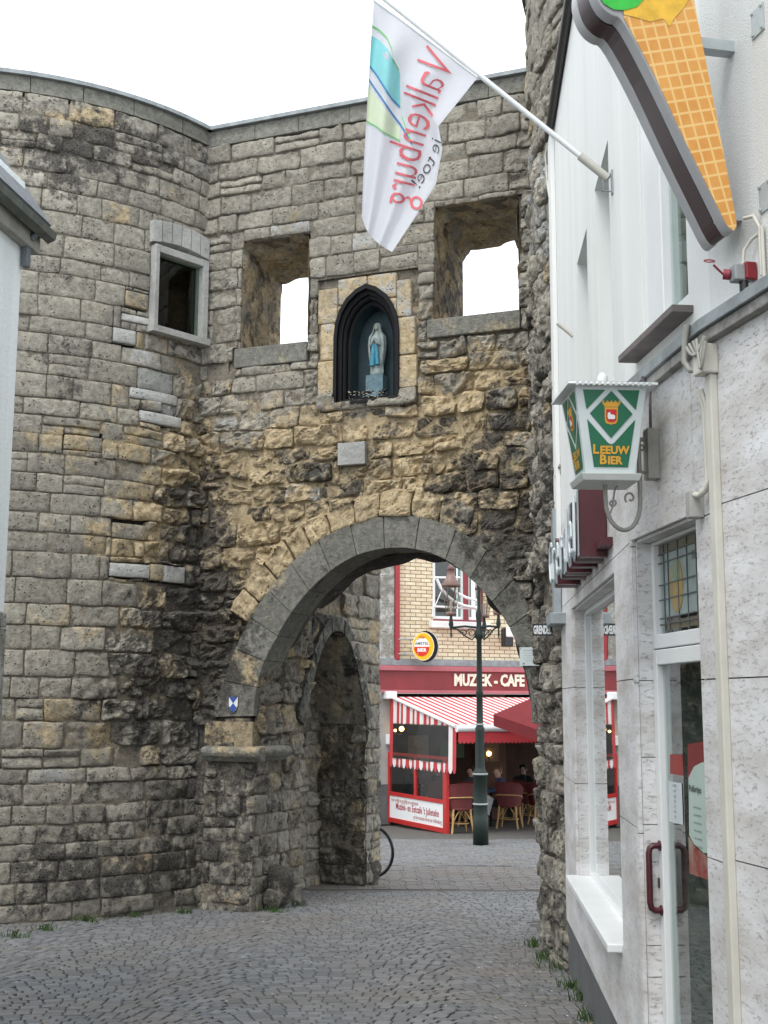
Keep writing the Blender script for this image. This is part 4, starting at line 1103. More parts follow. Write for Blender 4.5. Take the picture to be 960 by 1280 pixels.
for du_ in (.0, .028): b.tube([RB.P(LB - .075 + du_, cz - .10, .03), RB.P(LB - .065 + du_, cz - .16, .015), RB.P(LB - .062 + du_, bz, .012)], .009, 7)
b.tube([RB.P(LB - .05, bz + .0, .014), RB.P(LB - .06, bz - .03, .02), RB.P(LB - .10, bz - .045, .03), RB.P(LB - .145, bz - .035, .035)], .012, 7)
b.build('conduit', m_cream, house)
b = MB(); b.pbox(RB, LB - .185, LB - .135, bz - .12, bz - .02, .0, .055); b.build('junction_box', M('box_grey', (.42, .41, .39), .5, .2), house, bevel=.004)
# white flat downpipe at the far end + grey box below
dz1, dz0 = hv + .0, RA.uv(697, 700)[1]
b = MB(); b.pbox(RA, -.05, .22, dz0, dz1, .001, .035); b.build('downpipe_casing', m_stucco, house, bevel=.004)
b = MB(); b.pbox(RA, -.04, .13, RA.uv(697, 790)[1], dz0 + .35, .004, .06); b.build('grey_casing', m_metal, house, bevel=.004)
zc = RA.uv(712, 772)[1]
b = MB(); b.smooth = True; b.tube([RA.P(.0, hv - .02, .03), RA.P(-.08, hv - .10, .05), RA.P(-.06, hv - .35, .04), RA.P(.0, hv - .5, .03)], .010, 6); b.build('cable_loop', m_cream, house)

# things on the house -------------------------------------------------
# street name plate below a grey canopy box
sp_ = thing('street_sign', tuple(RA.P(-.05, zc - .1, .1)), 'small white lettered street name plate under a grey bracket beside the dark tower', 'street sign')
b = MB(); b.pbox(RA, -.02, .42, zc - .02, zc + .06, .0, .11); b.build('bracket', m_metal, sp_, bevel=.004)
sc0 = RA.P(.0, zc - .085, .115)
b = MB(); b.hexa([sc0 + V((-.10, 0, 0)), sc0 + V((.05, 0, 0)), sc0 + V((.05, .012, 0)), sc0 + V((-.10, .012, 0)), sc0 + V((-.10, 0, .09)), sc0 + V((.05, 0, .09)), sc0 + V((.05, .012, .09)), sc0 + V((-.10, .012, .09))]); b.build('plate', m_darkmetal, sp_)
b = MB(); put_text(b, 'GRENDEL', .085, lambda x, y: sc0 + V((-.094 + x * .36, -.002, .015 + y)), bold=.004); b.build('lettering', m_white, sp_)
# dark red letter boxes with white tubes
lt = thing('letter_sign', tuple(RA.P(.5, RA.uv(730, 720)[1], .1)), 'row of dark red box letters with white neon tubes above the shop window', 'sign')
l0, l1 = ax(718, 690), ax(768, 690)
zlo, zhi = RA.uv(763, 692)[1], RA.uv(740, 640)[1]
word = 'Grendel'; LW = l1 - l0; 
wd = LW / 7.2
m_tube = M('neon_tube_white', (.72, .78, .80), .2, .05)
for i, ch in enumerate(word):
    u0 = l0 + i * wd; h_ = .40
    b = MB(); o1 = .14
    put_text(b, ch, .46 if ch != 'G' else .40, lambda x, y: RA.P(u0 + x * .9, zlo + .02 + y, o1), depth=RA.n * -.135, bold=.022)
    lb = b.build('letter_box', m_maroon, lt)
    b = MB(); put_text(b, ch, .46 if ch != 'G' else .40, lambda x, y: RA.P(u0 + x * .9, zlo + .02 + y, o1 + .008), depth=RA.n * -.004, bold=.016); b.build('letter_face', M('letter_face', (.45, .52, .55), .3, .2, 30), lb)
    vs_, fs = text2d(ch, .46 if ch != 'G' else .40, bold=-.012)
    b = MB(); b.smooth = True
    from collections import Counter
    e = Counter()
    for f in fs:
        for k in range(len(f)): e[tuple(sorted((f[k], f[(k + 1) % len(f)])))] += 1
    for (p, q), c in e.items():
        if c == 1: b.tube([RA.P(u0 + vs_[p][0] * .9, zlo + .02 + vs_[p][1], o1 + .025), RA.P(u0 + vs_[q][0] * .9, zlo + .02 + vs_[q][1], o1 + .025)], .008, 5)
    b.build('neon_tube', m_tube, lb)
b = MB(); b.pbox(RA, l0, l1 - .05, zlo + .03, zlo + .07, .0, .06); b.build('mounting_rail', m_maroon, lt)
# beer lantern on a scroll bracket
lc = atY(752, 600, 5.0); ztop_ = atY(745, 492, 5.0).z; zbot = atY(745, 598, 5.0).z; cxy = V((lc.x - .0, 5.0, 0))
Xc = atY(755, 545, 5.0).x
ln = thing('beer_lantern', (Xc, 5.0, zbot), 'green and white tapered beer lantern hanging on a curled bracket from the house wall', 'lantern')
ang = math.radians(3)
def LP(x, y, z): return V((Xc + x * math.cos(ang) - y * math.sin(ang), 5.0 + x * math.sin(ang) + y * math.cos(ang), z))
wt, wbm = .146, .101; hL = ztop_ - zbot
def lring(w, z): return [LP(-w, -w, z), LP(w, -w, z), LP(w, w, z), LP(-w, w, z)]
A_, B_ = lring(wbm, zbot), lring(wt, ztop_)
b = MB(); b.hexa(A_ + B_); b.build('body', M('lantern_white', (.62, .68, .68), .4, .08, 6), ln, bevel=.004)
b = MB(); b.hexa(lring(wbm + .012, zbot - .028) + lring(wbm + .022, zbot)); b.build('base_rim', M('lantern_rim', (.55, .57, .55), .5, .1), ln, bevel=.003)
b = MB(); b.hexa(lring(wt + .036, ztop_ - .006) + lring(wt + .034, ztop_ + .004)); b.add(lring(wt + .034, ztop_ + .005) + [LP(0, 0, ztop_ + .03)], [(0, 1, 4), (1, 2, 4), (2, 3, 4), (3, 0, 4)])
for k in range(14): b.tube([LP(lerp(-wt, wt, k / 13), -wt - .038, ztop_ - .004), LP(lerp(-wt, wt, k / 13), -wt - .01, ztop_ + .003)], .009, 5)
b.build('roof', m_white, ln)
b = MB(); b.lathe(LP(0, 0, ztop_ + .02), [(.02, 0), (.022, .02), (.012, .025), (.022, .032), (.022, .05), (.012, .065), (.002, .07)], 12); b.build('finial', m_white, ln)
m_lgreen = M('lantern_green', (.006, .135, .062), .35, .08, 6); m_gold = M('lantern_gold', (.70, .36, .03), .4, .1); m_lred = M('crest_red', (.55, .02, .02), .4, .1)
for f_ in range(4):
    ca, sa = math.cos(f_ * PI / 2), math.sin(f_ * PI / 2)
    def FP(a, t, o=.002):      # a in -1..1 across, t 0..1 up
        w = lerp(wbm, wt, t); x, y = a * w, -w - o; return LP(x * ca - y * sa, x * sa + y * ca, lerp(zbot, ztop_, t))
    def poly(pts, o, name, mat):
        b = MB(); n_ = len(pts); b.add([FP(a, t, o) for a, t in pts] + [FP(a, t, o - .0015) for a, t in pts], [tuple(range(n_))] + [(i, i + n_, (i + 1) % n_ + n_, (i + 1) % n_) for i in range(n_)]); return b.build(name, mat, ln)
    poly([(0, .93), (.66, .675), (0, .40), (-.66, .675)], .003, 'diamond_panel', m_lgreen)
    poly([(-.80, .94), (-.17, .94), (-.75, .72)], .003, 'green_panel', m_lgreen)
    poly([(.80, .94), (.75, .72), (.17, .94)], .003, 'green_panel', m_lgreen)
    poly([(-.76, .61), (-.10, .345), (0, .33), (.10, .345), (.76, .61), (.66, .075), (-.66, .075)], .003, 'green_panel', m_lgreen)
    poly([(-.20, .745), (.20, .745), (.20, .60), (.16, .565), (0, .55), (-.16, .565), (-.20, .60)], .0045, 'crest', m_gold)
    poly([(-.16, .72), (.16, .72), (.16, .61), (.12, .585), (0, .575), (-.12, .585), (-.16, .61)], .006, 'crest', m_lred)
    poly([(-.11, .68), (-.04, .69), (-.03, .665), (.10, .655), (.12, .63), (.10, .61), (-.10, .61), (-.12, .64)], .0075, 'crest', m_white)
    poly([(-.28, .80), (-.20, .79), (-.14, .81), (0, .80), (.14, .81), (.20, .79), (.28, .80), (.20, .75), (-.20, .75)], .0045, 'crown', m_gold)
    for i in range(5): poly([(-.24 + i * .12 - .04, .80), (-.24 + i * .12 + .04, .80), (-.24 + i * .12, .825)], .0045, 'crown_point', m_gold)
    b = MB()
    for txt, tb_, s1_, s2_ in (('LEEUW', .225, .052, .043), ('BIER', .11, .052, .043)):
        # small capitals: first letter larger
        v1, _ = text2d(txt[0], s1_, bold=.0018); v2, _ = text2d(txt[1:], s2_, bold=.0018)
        w1 = max(x for x, y in v1) + .003; w2 = max(x for x, y in v2); tot = w1 + w2
        def fn(x, y, sh): 
            t = tb_ + y / hL; w = lerp(wbm, wt, t); return FP((x + sh - tot / 2) / w, t, .0055)
        put_text(b, txt[0], s1_, lambda x, y: fn(x, y, 0), bold=.0018); put_text(b, txt[1:], s2_, lambda x, y: fn(x, y, w1), bold=.0018)
    b.build('lettering', m_gold, ln)
# bracket
ub_ = RB.uv(822, 590)[0]; zb1, zb0 = RB.uv(822, 545)[1], RB.uv(822, 600)[1]
m_iron = M('grey_iron', (.34, .33, .30), .5, .2, 12)
b = MB(); b.pbox(RB, ub_ - .03, ub_ + .035, zb0, zb1 + .03, .0, .05); b.build('wall_plate', m_iron, ln, bevel=.004)
wp = RB.P(ub_, 0, .05)
arm0 = V((wp.x, wp.y, 0)); dirn = V((Xc - wp.x, 5.0 - wp.y, 0)); Lr = dirn.length
def AR(t, z): return V((arm0.x + dirn.x * t, arm0.y + dirn.y * t, z))
b = MB(); b.smooth = True
zc_ = zbot - .03; rr = .5 * .62
pts = [AR(.02, zb1 - .015), AR(.14, zb1 - .015), AR(.16, zb1 - .02), AR(.16, zb0), AR(.16, zc_ - .06)]
for k in range(1, 12): a = PI * k / 12; pts.append(AR(.16 + .42 * (1 - math.cos(a)), zc_ - .06 - .12 * math.sin(a)))
pts += [AR(1.0, zc_ - .05), AR(1.0, zbot - .02)]
b.tube(pts, .0095, 8); b.tube([AR(.02, zb0 + .03), AR(.16, zb0 + .03)], .007, 6)
b.build('bracket_arm', m_iron, ln)
def spiral(c, r0_, turns, a0, s=1): return [AR(c[0] + s * (r0_ * (1 - k / 26) + .03) * math.cos(a0 + k * turns * 2 * PI / 24) , c[1] + (r0_ * (1 - k / 26) + .03) * Lr * math.sin(a0 + k * turns * 2 * PI / 24)) for k in range(24)]
for c, r_, t_, a_ in (((.40, zc_ - .045), .11, 1.0, -.8), ((.09, zb1 - .05), .04, 1.2, 0), ((.84, zc_ - .07), .06, .9, 2.4)):
    b = MB(); b.smooth = True; b.tube(spiral(c, r_, t_, a_), .0045, 6); b.build('scroll', m_iron, ln)
b = MB(); b.smooth = True; b.tube([AR(.36, zb0 + .02), AR(.55, zb0 + .015), AR(.70, zb0 - .03), AR(.78, zc_ - .02), AR(.84, zc_ - .09), AR(.92, zc_ - .12)], .0045, 6); b.build('scroll', m_iron, ln)
b = MB(); b.smooth = True; b.tube([RB.P(ub_, zb1 + .03, .025), RB.P(ub_ - .005, zb1 + .2, .02), RB.P(ub_ - .005, zl - .0, .02), RB.P(ub_, zl + .05, .055)], .006, 6); b.build('supply_cable', M('cable_dark', (.12, .10, .11), .5, .2), ln)
# flag pole and flag
fz = RA.uv(766, 228)[1]; fu = RA.uv(766, 228)[0]
B0 = RA.P(fu, fz, 0); tip = atY(465, -14, B0.y + .12)
fp = thing('flag_pole', tuple(B0), 'white slanting flag pole held in a bracket on the white wall', 'flag pole')
pd = (tip - B0).normalized()
b = MB(); b.smooth = True; b.tube([B0 + pd * .10, tip], .0135, 10); b.ball(tip, .018, 8, 6); b.build('pole', m_white, fp)
b = MB(); b.smooth = True; b.tube([B0 + pd * .03, B0 + pd * .21], .021, 10); b.build('socket', M('socket_cream', (.50, .49, .43), .5, .15), fp)
b = MB(); b.pbox(RA, fu - .02, fu + .02, fz - .06, fz + .06, .001, .008)
for dz in (-.045, .045): b.tube([RA.P(fu, fz + dz, .005), RA.P(fu, fz + dz, .05), B0 + pd * .06], .005, 6)
b.build('wall_bracket', m_metal, fp)
# small second stub holder lower on the wall
su, sz = RA.uv(716, 420)
t2 = thing('pole_socket', tuple(RA.P(su, sz)), 'small empty white pole socket low on the plastered wall above the lantern', 'pole socket')
b = MB(); b.smooth = True; b.tube([RA.P(su, sz, .0), RA.P(su, sz + .02, .02), RA.P(su, sz + .09, .10)], .014, 8); b.build('socket', m_cream, t2)
# flag surface from surveyed edges
fY = B0.y + .10
TOP = [(467, 0), (500, 24), (535, 50), (568, 75), (597, 97)]
LEFT = [(467, 0), (463, 60), (459, 130), (455, 200), (452, 272)]
RIGHT = [(597, 97), (548, 158), (553, 186), (545, 230), (520, 270), (490, 315)]
BOT = [(452, 272), (458, 287), (468, 300), (478, 308), (490, 315)]
def pl_at(L, t):
    t = t * (len(L) - 1); i = min(int(t), len(L) - 2); t -= i; return V((lerp(L[i][0], L[i + 1][0], t), lerp(L[i][1], L[i + 1][1], t)))
def fpx(s, t):
    c = pl_at(TOP, s) * (1 - t) + pl_at(BOT, s) * t + pl_at(LEFT, t) * (1 - s) + pl_at(RIGHT, t) * s
    return c - (V(TOP[0]) * (1 - s) * (1 - t) + V(TOP[-1]) * s * (1 - t) + V(BOT[0]) * (1 - s) * t + V(BOT[-1]) * s * t)
def fl3(s, t, o=0.0):
    q = fpx(s, t); base = lerp(tip.y, B0.y, .05 + .42 * s)
    fold = .042 * math.sin(s * 17 + .8 * math.sin(t * 3)) * min(1, t * 6) * (1 - .35 * t) + .05 * math.sin(t * 2.4 + s * 2) * t
    return atY(q.x, q.y, base + fold - o)
m, n_, l_, bb = newmat('flag_cloth'); bb.inputs['Base Color'].default_value = (.74, .75, .80, 1); bb.inputs['Roughness'].default_value = .8
trn = n_.new('ShaderNodeBsdfTranslucent'); trn.inputs[0].default_value = (.8, .8, .85, 1); ms = n_.new('ShaderNodeMixShader'); ms.inputs[0].default_value = .45
l_.new(bb.outputs[0], ms.inputs[1]); l_.new(trn.outputs[0], ms.inputs[2]); l_.new(ms.outputs[0], n_['Material Output'].inputs[0]); m_flag = m
flag = thing('flag', tuple(fl3(.5, .5)), 'white festival flag with red mirrored lettering and turquoise stripe on the slanting pole', 'flag')
b = MB(); b.smooth = True; b.grid(lambda a, c: fl3(a, c), 60, 60); fo_ = b.build('cloth', m_flag, flag)
def inkm(name, c): return M(name, c, .8, .1)
def band(name, c, fn, w, t0=0, t1=1, n=40, o=.003):    # painted stripe following fn(k)->(s,t) with half widths
    b = MB(); b.smooth = True
    def g_(a, v): s, t, ww = fn(a); return fl3(max(0.003, min(.995, s)), max(0, min(1, t + (v - .5) * 2 * ww)), o)
    b.grid(lambda a, v: g_(a, v), n, max(2, w)); return b.build(name, inkm(name, c), flag)
def finv(x, y):
    s, t = .5, .5
    for _ in range(14):
        q = fpx(s, t); e = .004; ds = (fpx(s + e, t) - q) / e; dt = (fpx(s, t + e) - q) / e
        det = ds.x * dt.y - ds.y * dt.x; rx, ry = x - q.x, y - q.y
        s += max(-.2, min(.2, (rx * dt.y - ry * dt.x) / det)); t += max(-.2, min(.2, (ds.x * ry - ds.y * rx) / det))
        s = max(.004, min(.995, s)); t = max(.004, min(.995, t))
    return s, t
def fl2(x, y, o):
    s, t = finv(x, y); return fl3(s, t, o)
def pband(name, c, up, lo, n=24, m_=3, o=.003):      # painted shape between two drawn lines
    b = MB(); b.smooth = True
    b.grid(lambda a, v: (lambda p, q: fl2(lerp(p.x, q.x, v), lerp(p.y, q.y, v), o))(pl_at(up, a), pl_at(lo, a)), n, m_); return b.build(name, inkm(name, c), flag)
def pline(name, c, pts, w=1.6, o=.005): return pband(name, c, [(x, y - w) for x, y in pts], [(x, y + w) for x, y in pts], 24, 1, o)
pband('turquoise_band', (.24, .60, .62), [(464, 44), (474, 50), (485, 62), (494, 80), (500, 92)], [(461, 80), (470, 95), (482, 115), (492, 128), (500, 136)])
pband('pale_green_band', (.60, .68, .50), [(459, 100), (468, 118), (480, 134), (492, 150), (500, 160)], [(457, 150), (468, 158), (480, 166), (492, 173), (500, 178)])
pline('green_line', (.20, .50, .20), [(464, 32), (474, 38), (484, 48), (490, 62), (491, 74), (499, 88)])
pline('green_line', (.20, .50, .20), [(457, 151), (470, 158), (482, 167), (500, 176)], 1.2)
pline('green_line', (.30, .60, .22), [(500, 92), (500, 120), (502, 145), (508, 162), (515, 178)], 1.8)
pline('blue_line', (.06, .22, .45), [(461, 81), (470, 93), (481, 110), (490, 124), (500, 134)], 1.8)
pline('blue_line', (.06, .22, .45), [(460, 98), (470, 113), (482, 130), (492, 145), (500, 155), (515, 180)], 2.0)
def on_path(P, d, h):
    L = [0]
    for a, c in zip(P, P[1:]): L.append(L[-1] + math.hypot(c[0] - a[0], c[1] - a[1]))
    d = max(0, d)
    for k in range(len(P) - 1):
        if d <= L[k + 1] or k == len(P) - 2:
            t = (d - L[k]) / (L[k + 1] - L[k]); tx, ty = (P[k + 1][0] - P[k][0]) / (L[k + 1] - L[k]), (P[k + 1][1] - P[k][1]) / (L[k + 1] - L[k])
            return P[k][0] + (P[k + 1][0] - P[k][0]) * t - ty * h, P[k][1] + (P[k + 1][1] - P[k][1]) * t + tx * h - h * .25
RP = [(572, 82), (552, 112), (536, 160), (524, 205), (513, 262)]; SP = [(552, 176), (546, 200), (530, 226), (512, 258)]
b = MB(); put_text(b, 'Valkenburg', 60, lambda x, y: fl2(*on_path(RP, x * .70, y), .009), bold=-.55, shear=.25, res=3, fine=5)
b.build('lettering', inkm('flag_red', (.62, .13, .15)), flag)
b = MB(); put_text(b, 'je toe!', 21, lambda x, y: fl2(*on_path(SP, x * 1.25, y * .9), .008), bold=-.2, res=3, fine=4)
b.build('small_lettering', inkm('flag_ink', (.05, .05, .06)), flag)
b = MB(); b.smooth = True; b.tube([fl3(s, 0) for s in (0, .2, .4, .6, .8, 1)], .006, 6); b.build('hem', m_white, flag)

# ice cream sign -------------------------------------------------------
wS = RCp.uv(935, 150)[0]; WS = RCp.P(wS, 0)
IP = Plane((WS.x, WS.y), (-1, -.215), (.215, -1.0))      # d: away from the wall, n: towards the camera
if IP.n.y > 0: IP.n = -IP.n
TH = .20
ic = thing('ice_cream_sign', tuple(IP.P(.4, IP.uv(905, 290)[1])), 'large ice cream cone light box with waffle face and brown edge jutting from the house', 'sign')
cone = [(869, -60), (921, 283), (914, 292), (903, 291), (788, 62)]
co = [IP.uv(x, y) for x, y in [(862, -45), (869, 2), (878, 45), (921, 280)]] + [IP.uv(919, 288), IP.uv(911, 292), IP.uv(903, 290)]
left = [IP.uv(x, y) for x, y in [(908, 284), (890, 247), (854, 175), (816, 94), (777, 21)]]
sc_c = IP.uv(800, -20); sr = (co[0][0] - IP.uv(745, -20)[0])
cen = IP.uv(795, -22); R_ = abs(cen[0] - IP.uv(748, -22)[0])
arcp = [(cen[0] + R_ * math.cos(a), cen[1] + R_ * math.sin(a)) for a in [math.radians(d) for d in range(300, 60, -1 * 20)]]
if IP.d.dot(cr) > 0: pass
sco = [IP.uv(x, y) for x, y in [(766, 20), (752, 9), (743, -8), (738, -32), (745, -62), (770, -88), (810, -98), (848, -82), (864, -50)]]
out = co[::-1]
outline_ = [co[6], ] 
full = left + sco + [IP.uv(x, y) for x, y in [(868, 0), (877, 47), (897, 150), (921, 276), (922, 285), (917, 291)]]
def smooth_poly(P, it=2):
    for _ in range(it):
        Q = []
        for i in range(len(P)):
            a, c = P[i], P[(i + 1) % len(P)]; Q += [(a[0] * .75 + c[0] * .25, a[1] * .75 + c[1] * .25), (a[0] * .25 + c[0] * .75, a[1] * .25 + c[1] * .75)]
        P = Q
    return P
full = smooth_poly(full)
b = MB()
n = len(full)
def ipf(k, sh, o): 
    c = (sum(p[0] for p in full) / n, sum(p[1] for p in full) / n); u, z = full[k]; L = math.hypot(u - c[0], z - c[1]); return IP.P(u + (c[0] - u) / L * sh, z + (c[1] - z) / L * sh, o)
b.add([IP.P(u, z, 0) for u, z in full] + [IP.P(u, z, -.058) for u, z in full], [tuple(range(n)), tuple(range(2 * n - 1, n - 1, -1))] + [(i, n + i, n + (i + 1) % n, (i + 1) % n) for i in range(n)])
b.add([IP.P(u, z, -TH + .055) for u, z in full] + [IP.P(u, z, -TH) for u, z in full], [tuple(range(n)), tuple(range(2 * n - 1, n - 1, -1))] + [(i, n + i, n + (i + 1) % n, (i + 1) % n) for i in range(n)])
m_cap = M('light_box_grey', (.42, .42, .43), .35, .1, 4)
b.build('edge_profile', m_cap, ic, bevel=.006)
b = MB(); b.add([ipf(i, .004, -.058) for i in range(n)] + [ipf(i, .004, -TH + .055) for i in range(n)], [(i, n + i, n + (i + 1) % n, (i + 1) % n) for i in range(n)]); b.build('brown_band', M('brown_band', (.055, .028, .028), .3, .2, 8), ic)
# printed face: waffle grid by coordinates along the cone
def wafflemat():
    m, n, l, b = newmat('waffle_print')
    uvn = n.new('ShaderNodeUVMap'); s = n.new('ShaderNodeSeparateXYZ'); l.new(uvn.outputs[0], s.inputs[0])
    def ln_(v, per, w):
        q = node_math(n, l, 'FRACT', node_math(n, l, 'MULTIPLY', v, 1 / per)); q = node_math(n, l, 'ABSOLUTE', node_math(n, l, 'SUBTRACT', q, .5)); return mrange(n, l, q, w, w + .06, 1, 0)
    g_ = node_math(n, l, 'MAXIMUM', ln_(s.outputs[0], .043, .06), ln_(s.outputs[1], .047, .06))
    tc = n.new('ShaderNodeTexCoord'); nz = noise_n(n, l, tc.outputs['Object'], 9, 4, .6)
    c = mixc(n, l, mrange(n, l, nz, .3, .7), (.62, .27, .055), (.74, .36, .09)); c = mixc(n, l, node_math(n, l, 'MULTIPLY', g_, .75), c, (.82, .58, .24))
    l.new(c, b.inputs['Base Color']); b.inputs['Roughness'].default_value = .3; return m
m_waf = wafflemat()
def ip_face(pts, o, name, mat, uv=False):
    me = bpy.data.meshes.new(name); me.from_pydata([tuple(IP.P(u, z, o)) for u, z in pts], [], [tuple(range(len(pts)))]); me.materials.append(mat)
    if uv:
        L = me.uv_layers.new(name='UVMap')
        tipu, tipz = co[5]
        ax_ = V((co[1][0] * .5 + left[3][0] * .5 - tipu, co[1][1] * .5 + left[3][1] * .5 - tipz)).normalized(); ay_ = V((-ax_.y, ax_.x))
        for lp in me.loops:
            u, z = pts[lp.vertex_index]; d = V((u - tipu, z - tipz)); L.data[lp.index].uv = (d.dot(ay_), d.dot(ax_))
    return link(name, me, ic)
cp = [IP.uv(x, y) for x, y in [(779, 22), (790, -5), (866, -5), (867, 0), (876, 47), (896, 150), (920, 276), (920, 284), (916, 289), (908, 282), (890, 246), (854, 173), (817, 93)]]
ip_face(cp, .003, 'waffle_face', m_waf, True)
def scoop(px, o, name, col):
    ip_face([IP.uv(x, y) for x, y in px], o, name, M(name, col, .3, .25, 14, col2=tuple(k * .75 for k in col)))
scoop([(779, 19), (792, 22), (812, 28), (828, 24), (836, 34), (842, 24), (856, 8), (862, -4), (862, -60), (778, -60)], .005, 'yellow_scoop', (.88, .52, .06))
scoop([(745, -10), (753, 5), (766, 13), (780, 14), (795, 10), (806, -2), (806, -60), (747, -60)], .007, 'green_scoop', (.05, .55, .07))
m_galv = M('galvanised', (.50, .55, .56), .45, .2, 10, metal=.2)
for px, py in ((905, 42), (925, 258)):
    z = IP.uv(px, py)[1]; s0 = IP.uv(877 if py < 100 else 918, py)[0]
    b = MB(); b.hexa([IP.P(-.0, z - .02, -.12), IP.P(s0, z - .02, -.12), IP.P(s0, z - .02, -.07), IP.P(0, z - .02, -.07), IP.P(-.0, z + .02, -.12), IP.P(s0, z + .02, -.12), IP.P(s0, z + .02, -.07), IP.P(0, z + .02, -.07)])
    b.build('wall_arm', m_galv, ic); b = MB()
    w_ = RCp.uv(930, py)[0]; b.pbox(RCp, wS + .06, wS + .14, z - .05, z + .05, .001, .006)
    for a_, c_ in ((.07, .04), (.13, .04), (.07, -.04), (.13, -.04)): b.tube([RCp.P(wS + a_, z + c_, .008), RCp.P(wS + a_, z + c_, .014)], .006, 6)
    b.build('bracket_plate', m_galv, ic)
# red capped emergency switch box with conduit
sw_u, sw_z = RCp.uv(926, 342, .05)
sw = thing('switch_box', tuple(RCp.P(sw_u, sw_z - .04)), 'grey and red switch box with ring pull on the wall above the ledge', 'switch box')
b = MB(); b.pbox(RCp, sw_u - .03, sw_u + .018, sw_z - .028, sw_z + .03, .012, .08); b.build('housing', M('switch_grey', (.30, .31, .32), .5, .2), sw, bevel=.006)
b = MB(); b.pbox(RCp, sw_u + .0, sw_u + .03, sw_z - .026, sw_z + .036, .004, .045); b.build('red_cover', M('switch_red', (.22, .015, .02), .5, .15), sw, bevel=.005)
b = MB(); b.smooth = True; b.tube([RCp.P(sw_u - .02, sw_z - .0, .08), RCp.P(sw_u - .03, sw_z + .004, .10)], .018, 10); b.tube([RCp.P(sw_u - .03, sw_z + .004, .10), RCp.P(sw_u - .03, sw_z + .035, .135)], .004, 6)
cc = RCp.P(sw_u - .03, sw_z + .048, .15); b.tube([cc + V((.018 * math.cos(t), .018 * math.sin(t) * .6, .008 * math.sin(t))) for t in [2 * PI * k / 14 for k in range(15)]], .0025, 5, False); b.build('ring_pull', M('pull_red', (.30, .03, .05), .5, .2), sw)
b = MB(); b.smooth = True; b.tube([RCp.P(sw_u + .0, sw_z - .028, .04), RCp.P(sw_u, sw_z - .06, .04)], .016, 8); b.build('gland', m_black, sw)
b = MB(); b.smooth = True
b.tube([RCp.P(sw_u + .0, sw_z + .03, .04), RCp.P(sw_u + .002, sw_z + .085, .035), RCp.P(sw_u + .03, sw_z + .115, .02), RCp.P(sw_u + .07, sw_z + .12, .014)], .006, 6)
b.tube([RCp.P(sw_u + .075, sw_z - .03, .014), RCp.P(sw_u + .075, sw_z + .14, .014), RCp.P(sw_u + .05, sw_z + .19, .02), RCp.P(sw_u - .0, sw_z + .20, .03)], .007, 6)
b.tube([RCp.P(sw_u + .09, sw_z - .05, .014), RCp.P(sw_u + .09, sw_z + .14, .014)], .007, 6); b.build('conduit', m_cream, sw)

# ------------------------------------------------------------------ white house on the left edge
HC = atY(27.5, 310, 6.9); hd = (.139, .990)
HP = Plane((HC.x, HC.y), (-hd[0], -hd[1]), (.990, -.139))     # runs from the far corner towards the camera
ez = atY(30, 290, 6.9).z
lh = thing('white_house', tuple(HP.P(1, gz(0, 6))), 'white painted house corner with gutter eave at the left edge of the street', 'house')
bz0 = atY(10, 765, 6.9).z
b = MB(); b.pbox(HP, 0, 7, bz0, ez + .3, -3, 0); b.build('wall', M('white_render', (.84, .88, .88), .8, .14, 1.2, .25, 40, streak=True), lh)
zq = -.5; k = 0
while zq < bz0 - .02:
    z2 = min(zq + .50, bz0 - .003)
    b = MB(); b.pbox(HP, -.0, .9, zq + .003, z2 - .003, -.6, .02); b.pbox(HP, .905, 7, zq + .003, z2 - .003, -.6, .02); zbuild(b, 'quoin_stone', m_dressed, lh, -.3, -.3, rnd(.75, .9), .3, bevel=.006); zq = z2
ov = .10
b = MB()
b.hexa([HP.P(-.12, ez, -3), HP.P(7, ez, -3), HP.P(7, ez, ov), HP.P(-.12, ez, ov), HP.P(-.12, ez + .05, -3), HP.P(7, ez + .05, -3), HP.P(7, ez + .05, ov), HP.P(-.12, ez + .05, ov)])
b.pbox(HP, -.12, 7, ez - .10, ez - .002, -.02, .06); b.build('eave_board', m_soffit, lh, bevel=.006)
b = MB(); pr = [(ov, ez - .03), (ov + .02, ez - .02), (ov + .045, ez - .01), (ov + .055, ez + .03), (ov + .045, ez + .035), (ov, ez + .055)]
b.prism([HP.P(-.13, z, o) for o, z in pr], HP.d * 7); b.build('gutter', M('gutter_green', (.12, .13, .11), .5, .4, 14), lh)
b = MB(); b.smooth = False; b.pbox(HP, -.02, .03, ez - .22, ez - .05, .01, .05); b.tube([HP.P(.01, ez - .05, .06), HP.P(.01, ez - .0, .10)], .022, 8); b.build('downpipe', M('lead_pipe', (.14, .16, .18), .5, .3), lh, bevel=.01)
for r_ in range(9):     # slate courses climbing away from the eave
    for c_ in range(10):
        u = -.10 + c_ * .28 + (.14 if r_ % 2 else 0); o1 = ov + .02 - r_ * .17; z1_ = ez + .06 + r_ * .26
        b = MB(); b.hexa([HP.P(u, z1_, o1), HP.P(u + .275, z1_, o1), HP.P(u + .275, z1_ + .30, o1 - .2), HP.P(u, z1_ + .30, o1 - .2), HP.P(u, z1_ + .015, o1 + .008), HP.P(u + .275, z1_ + .015, o1 + .008), HP.P(u + .275, z1_ + .308, o1 - .19), HP.P(u, z1_ + .308, o1 - .19)])
        b.build('slate', m_slate, lh)
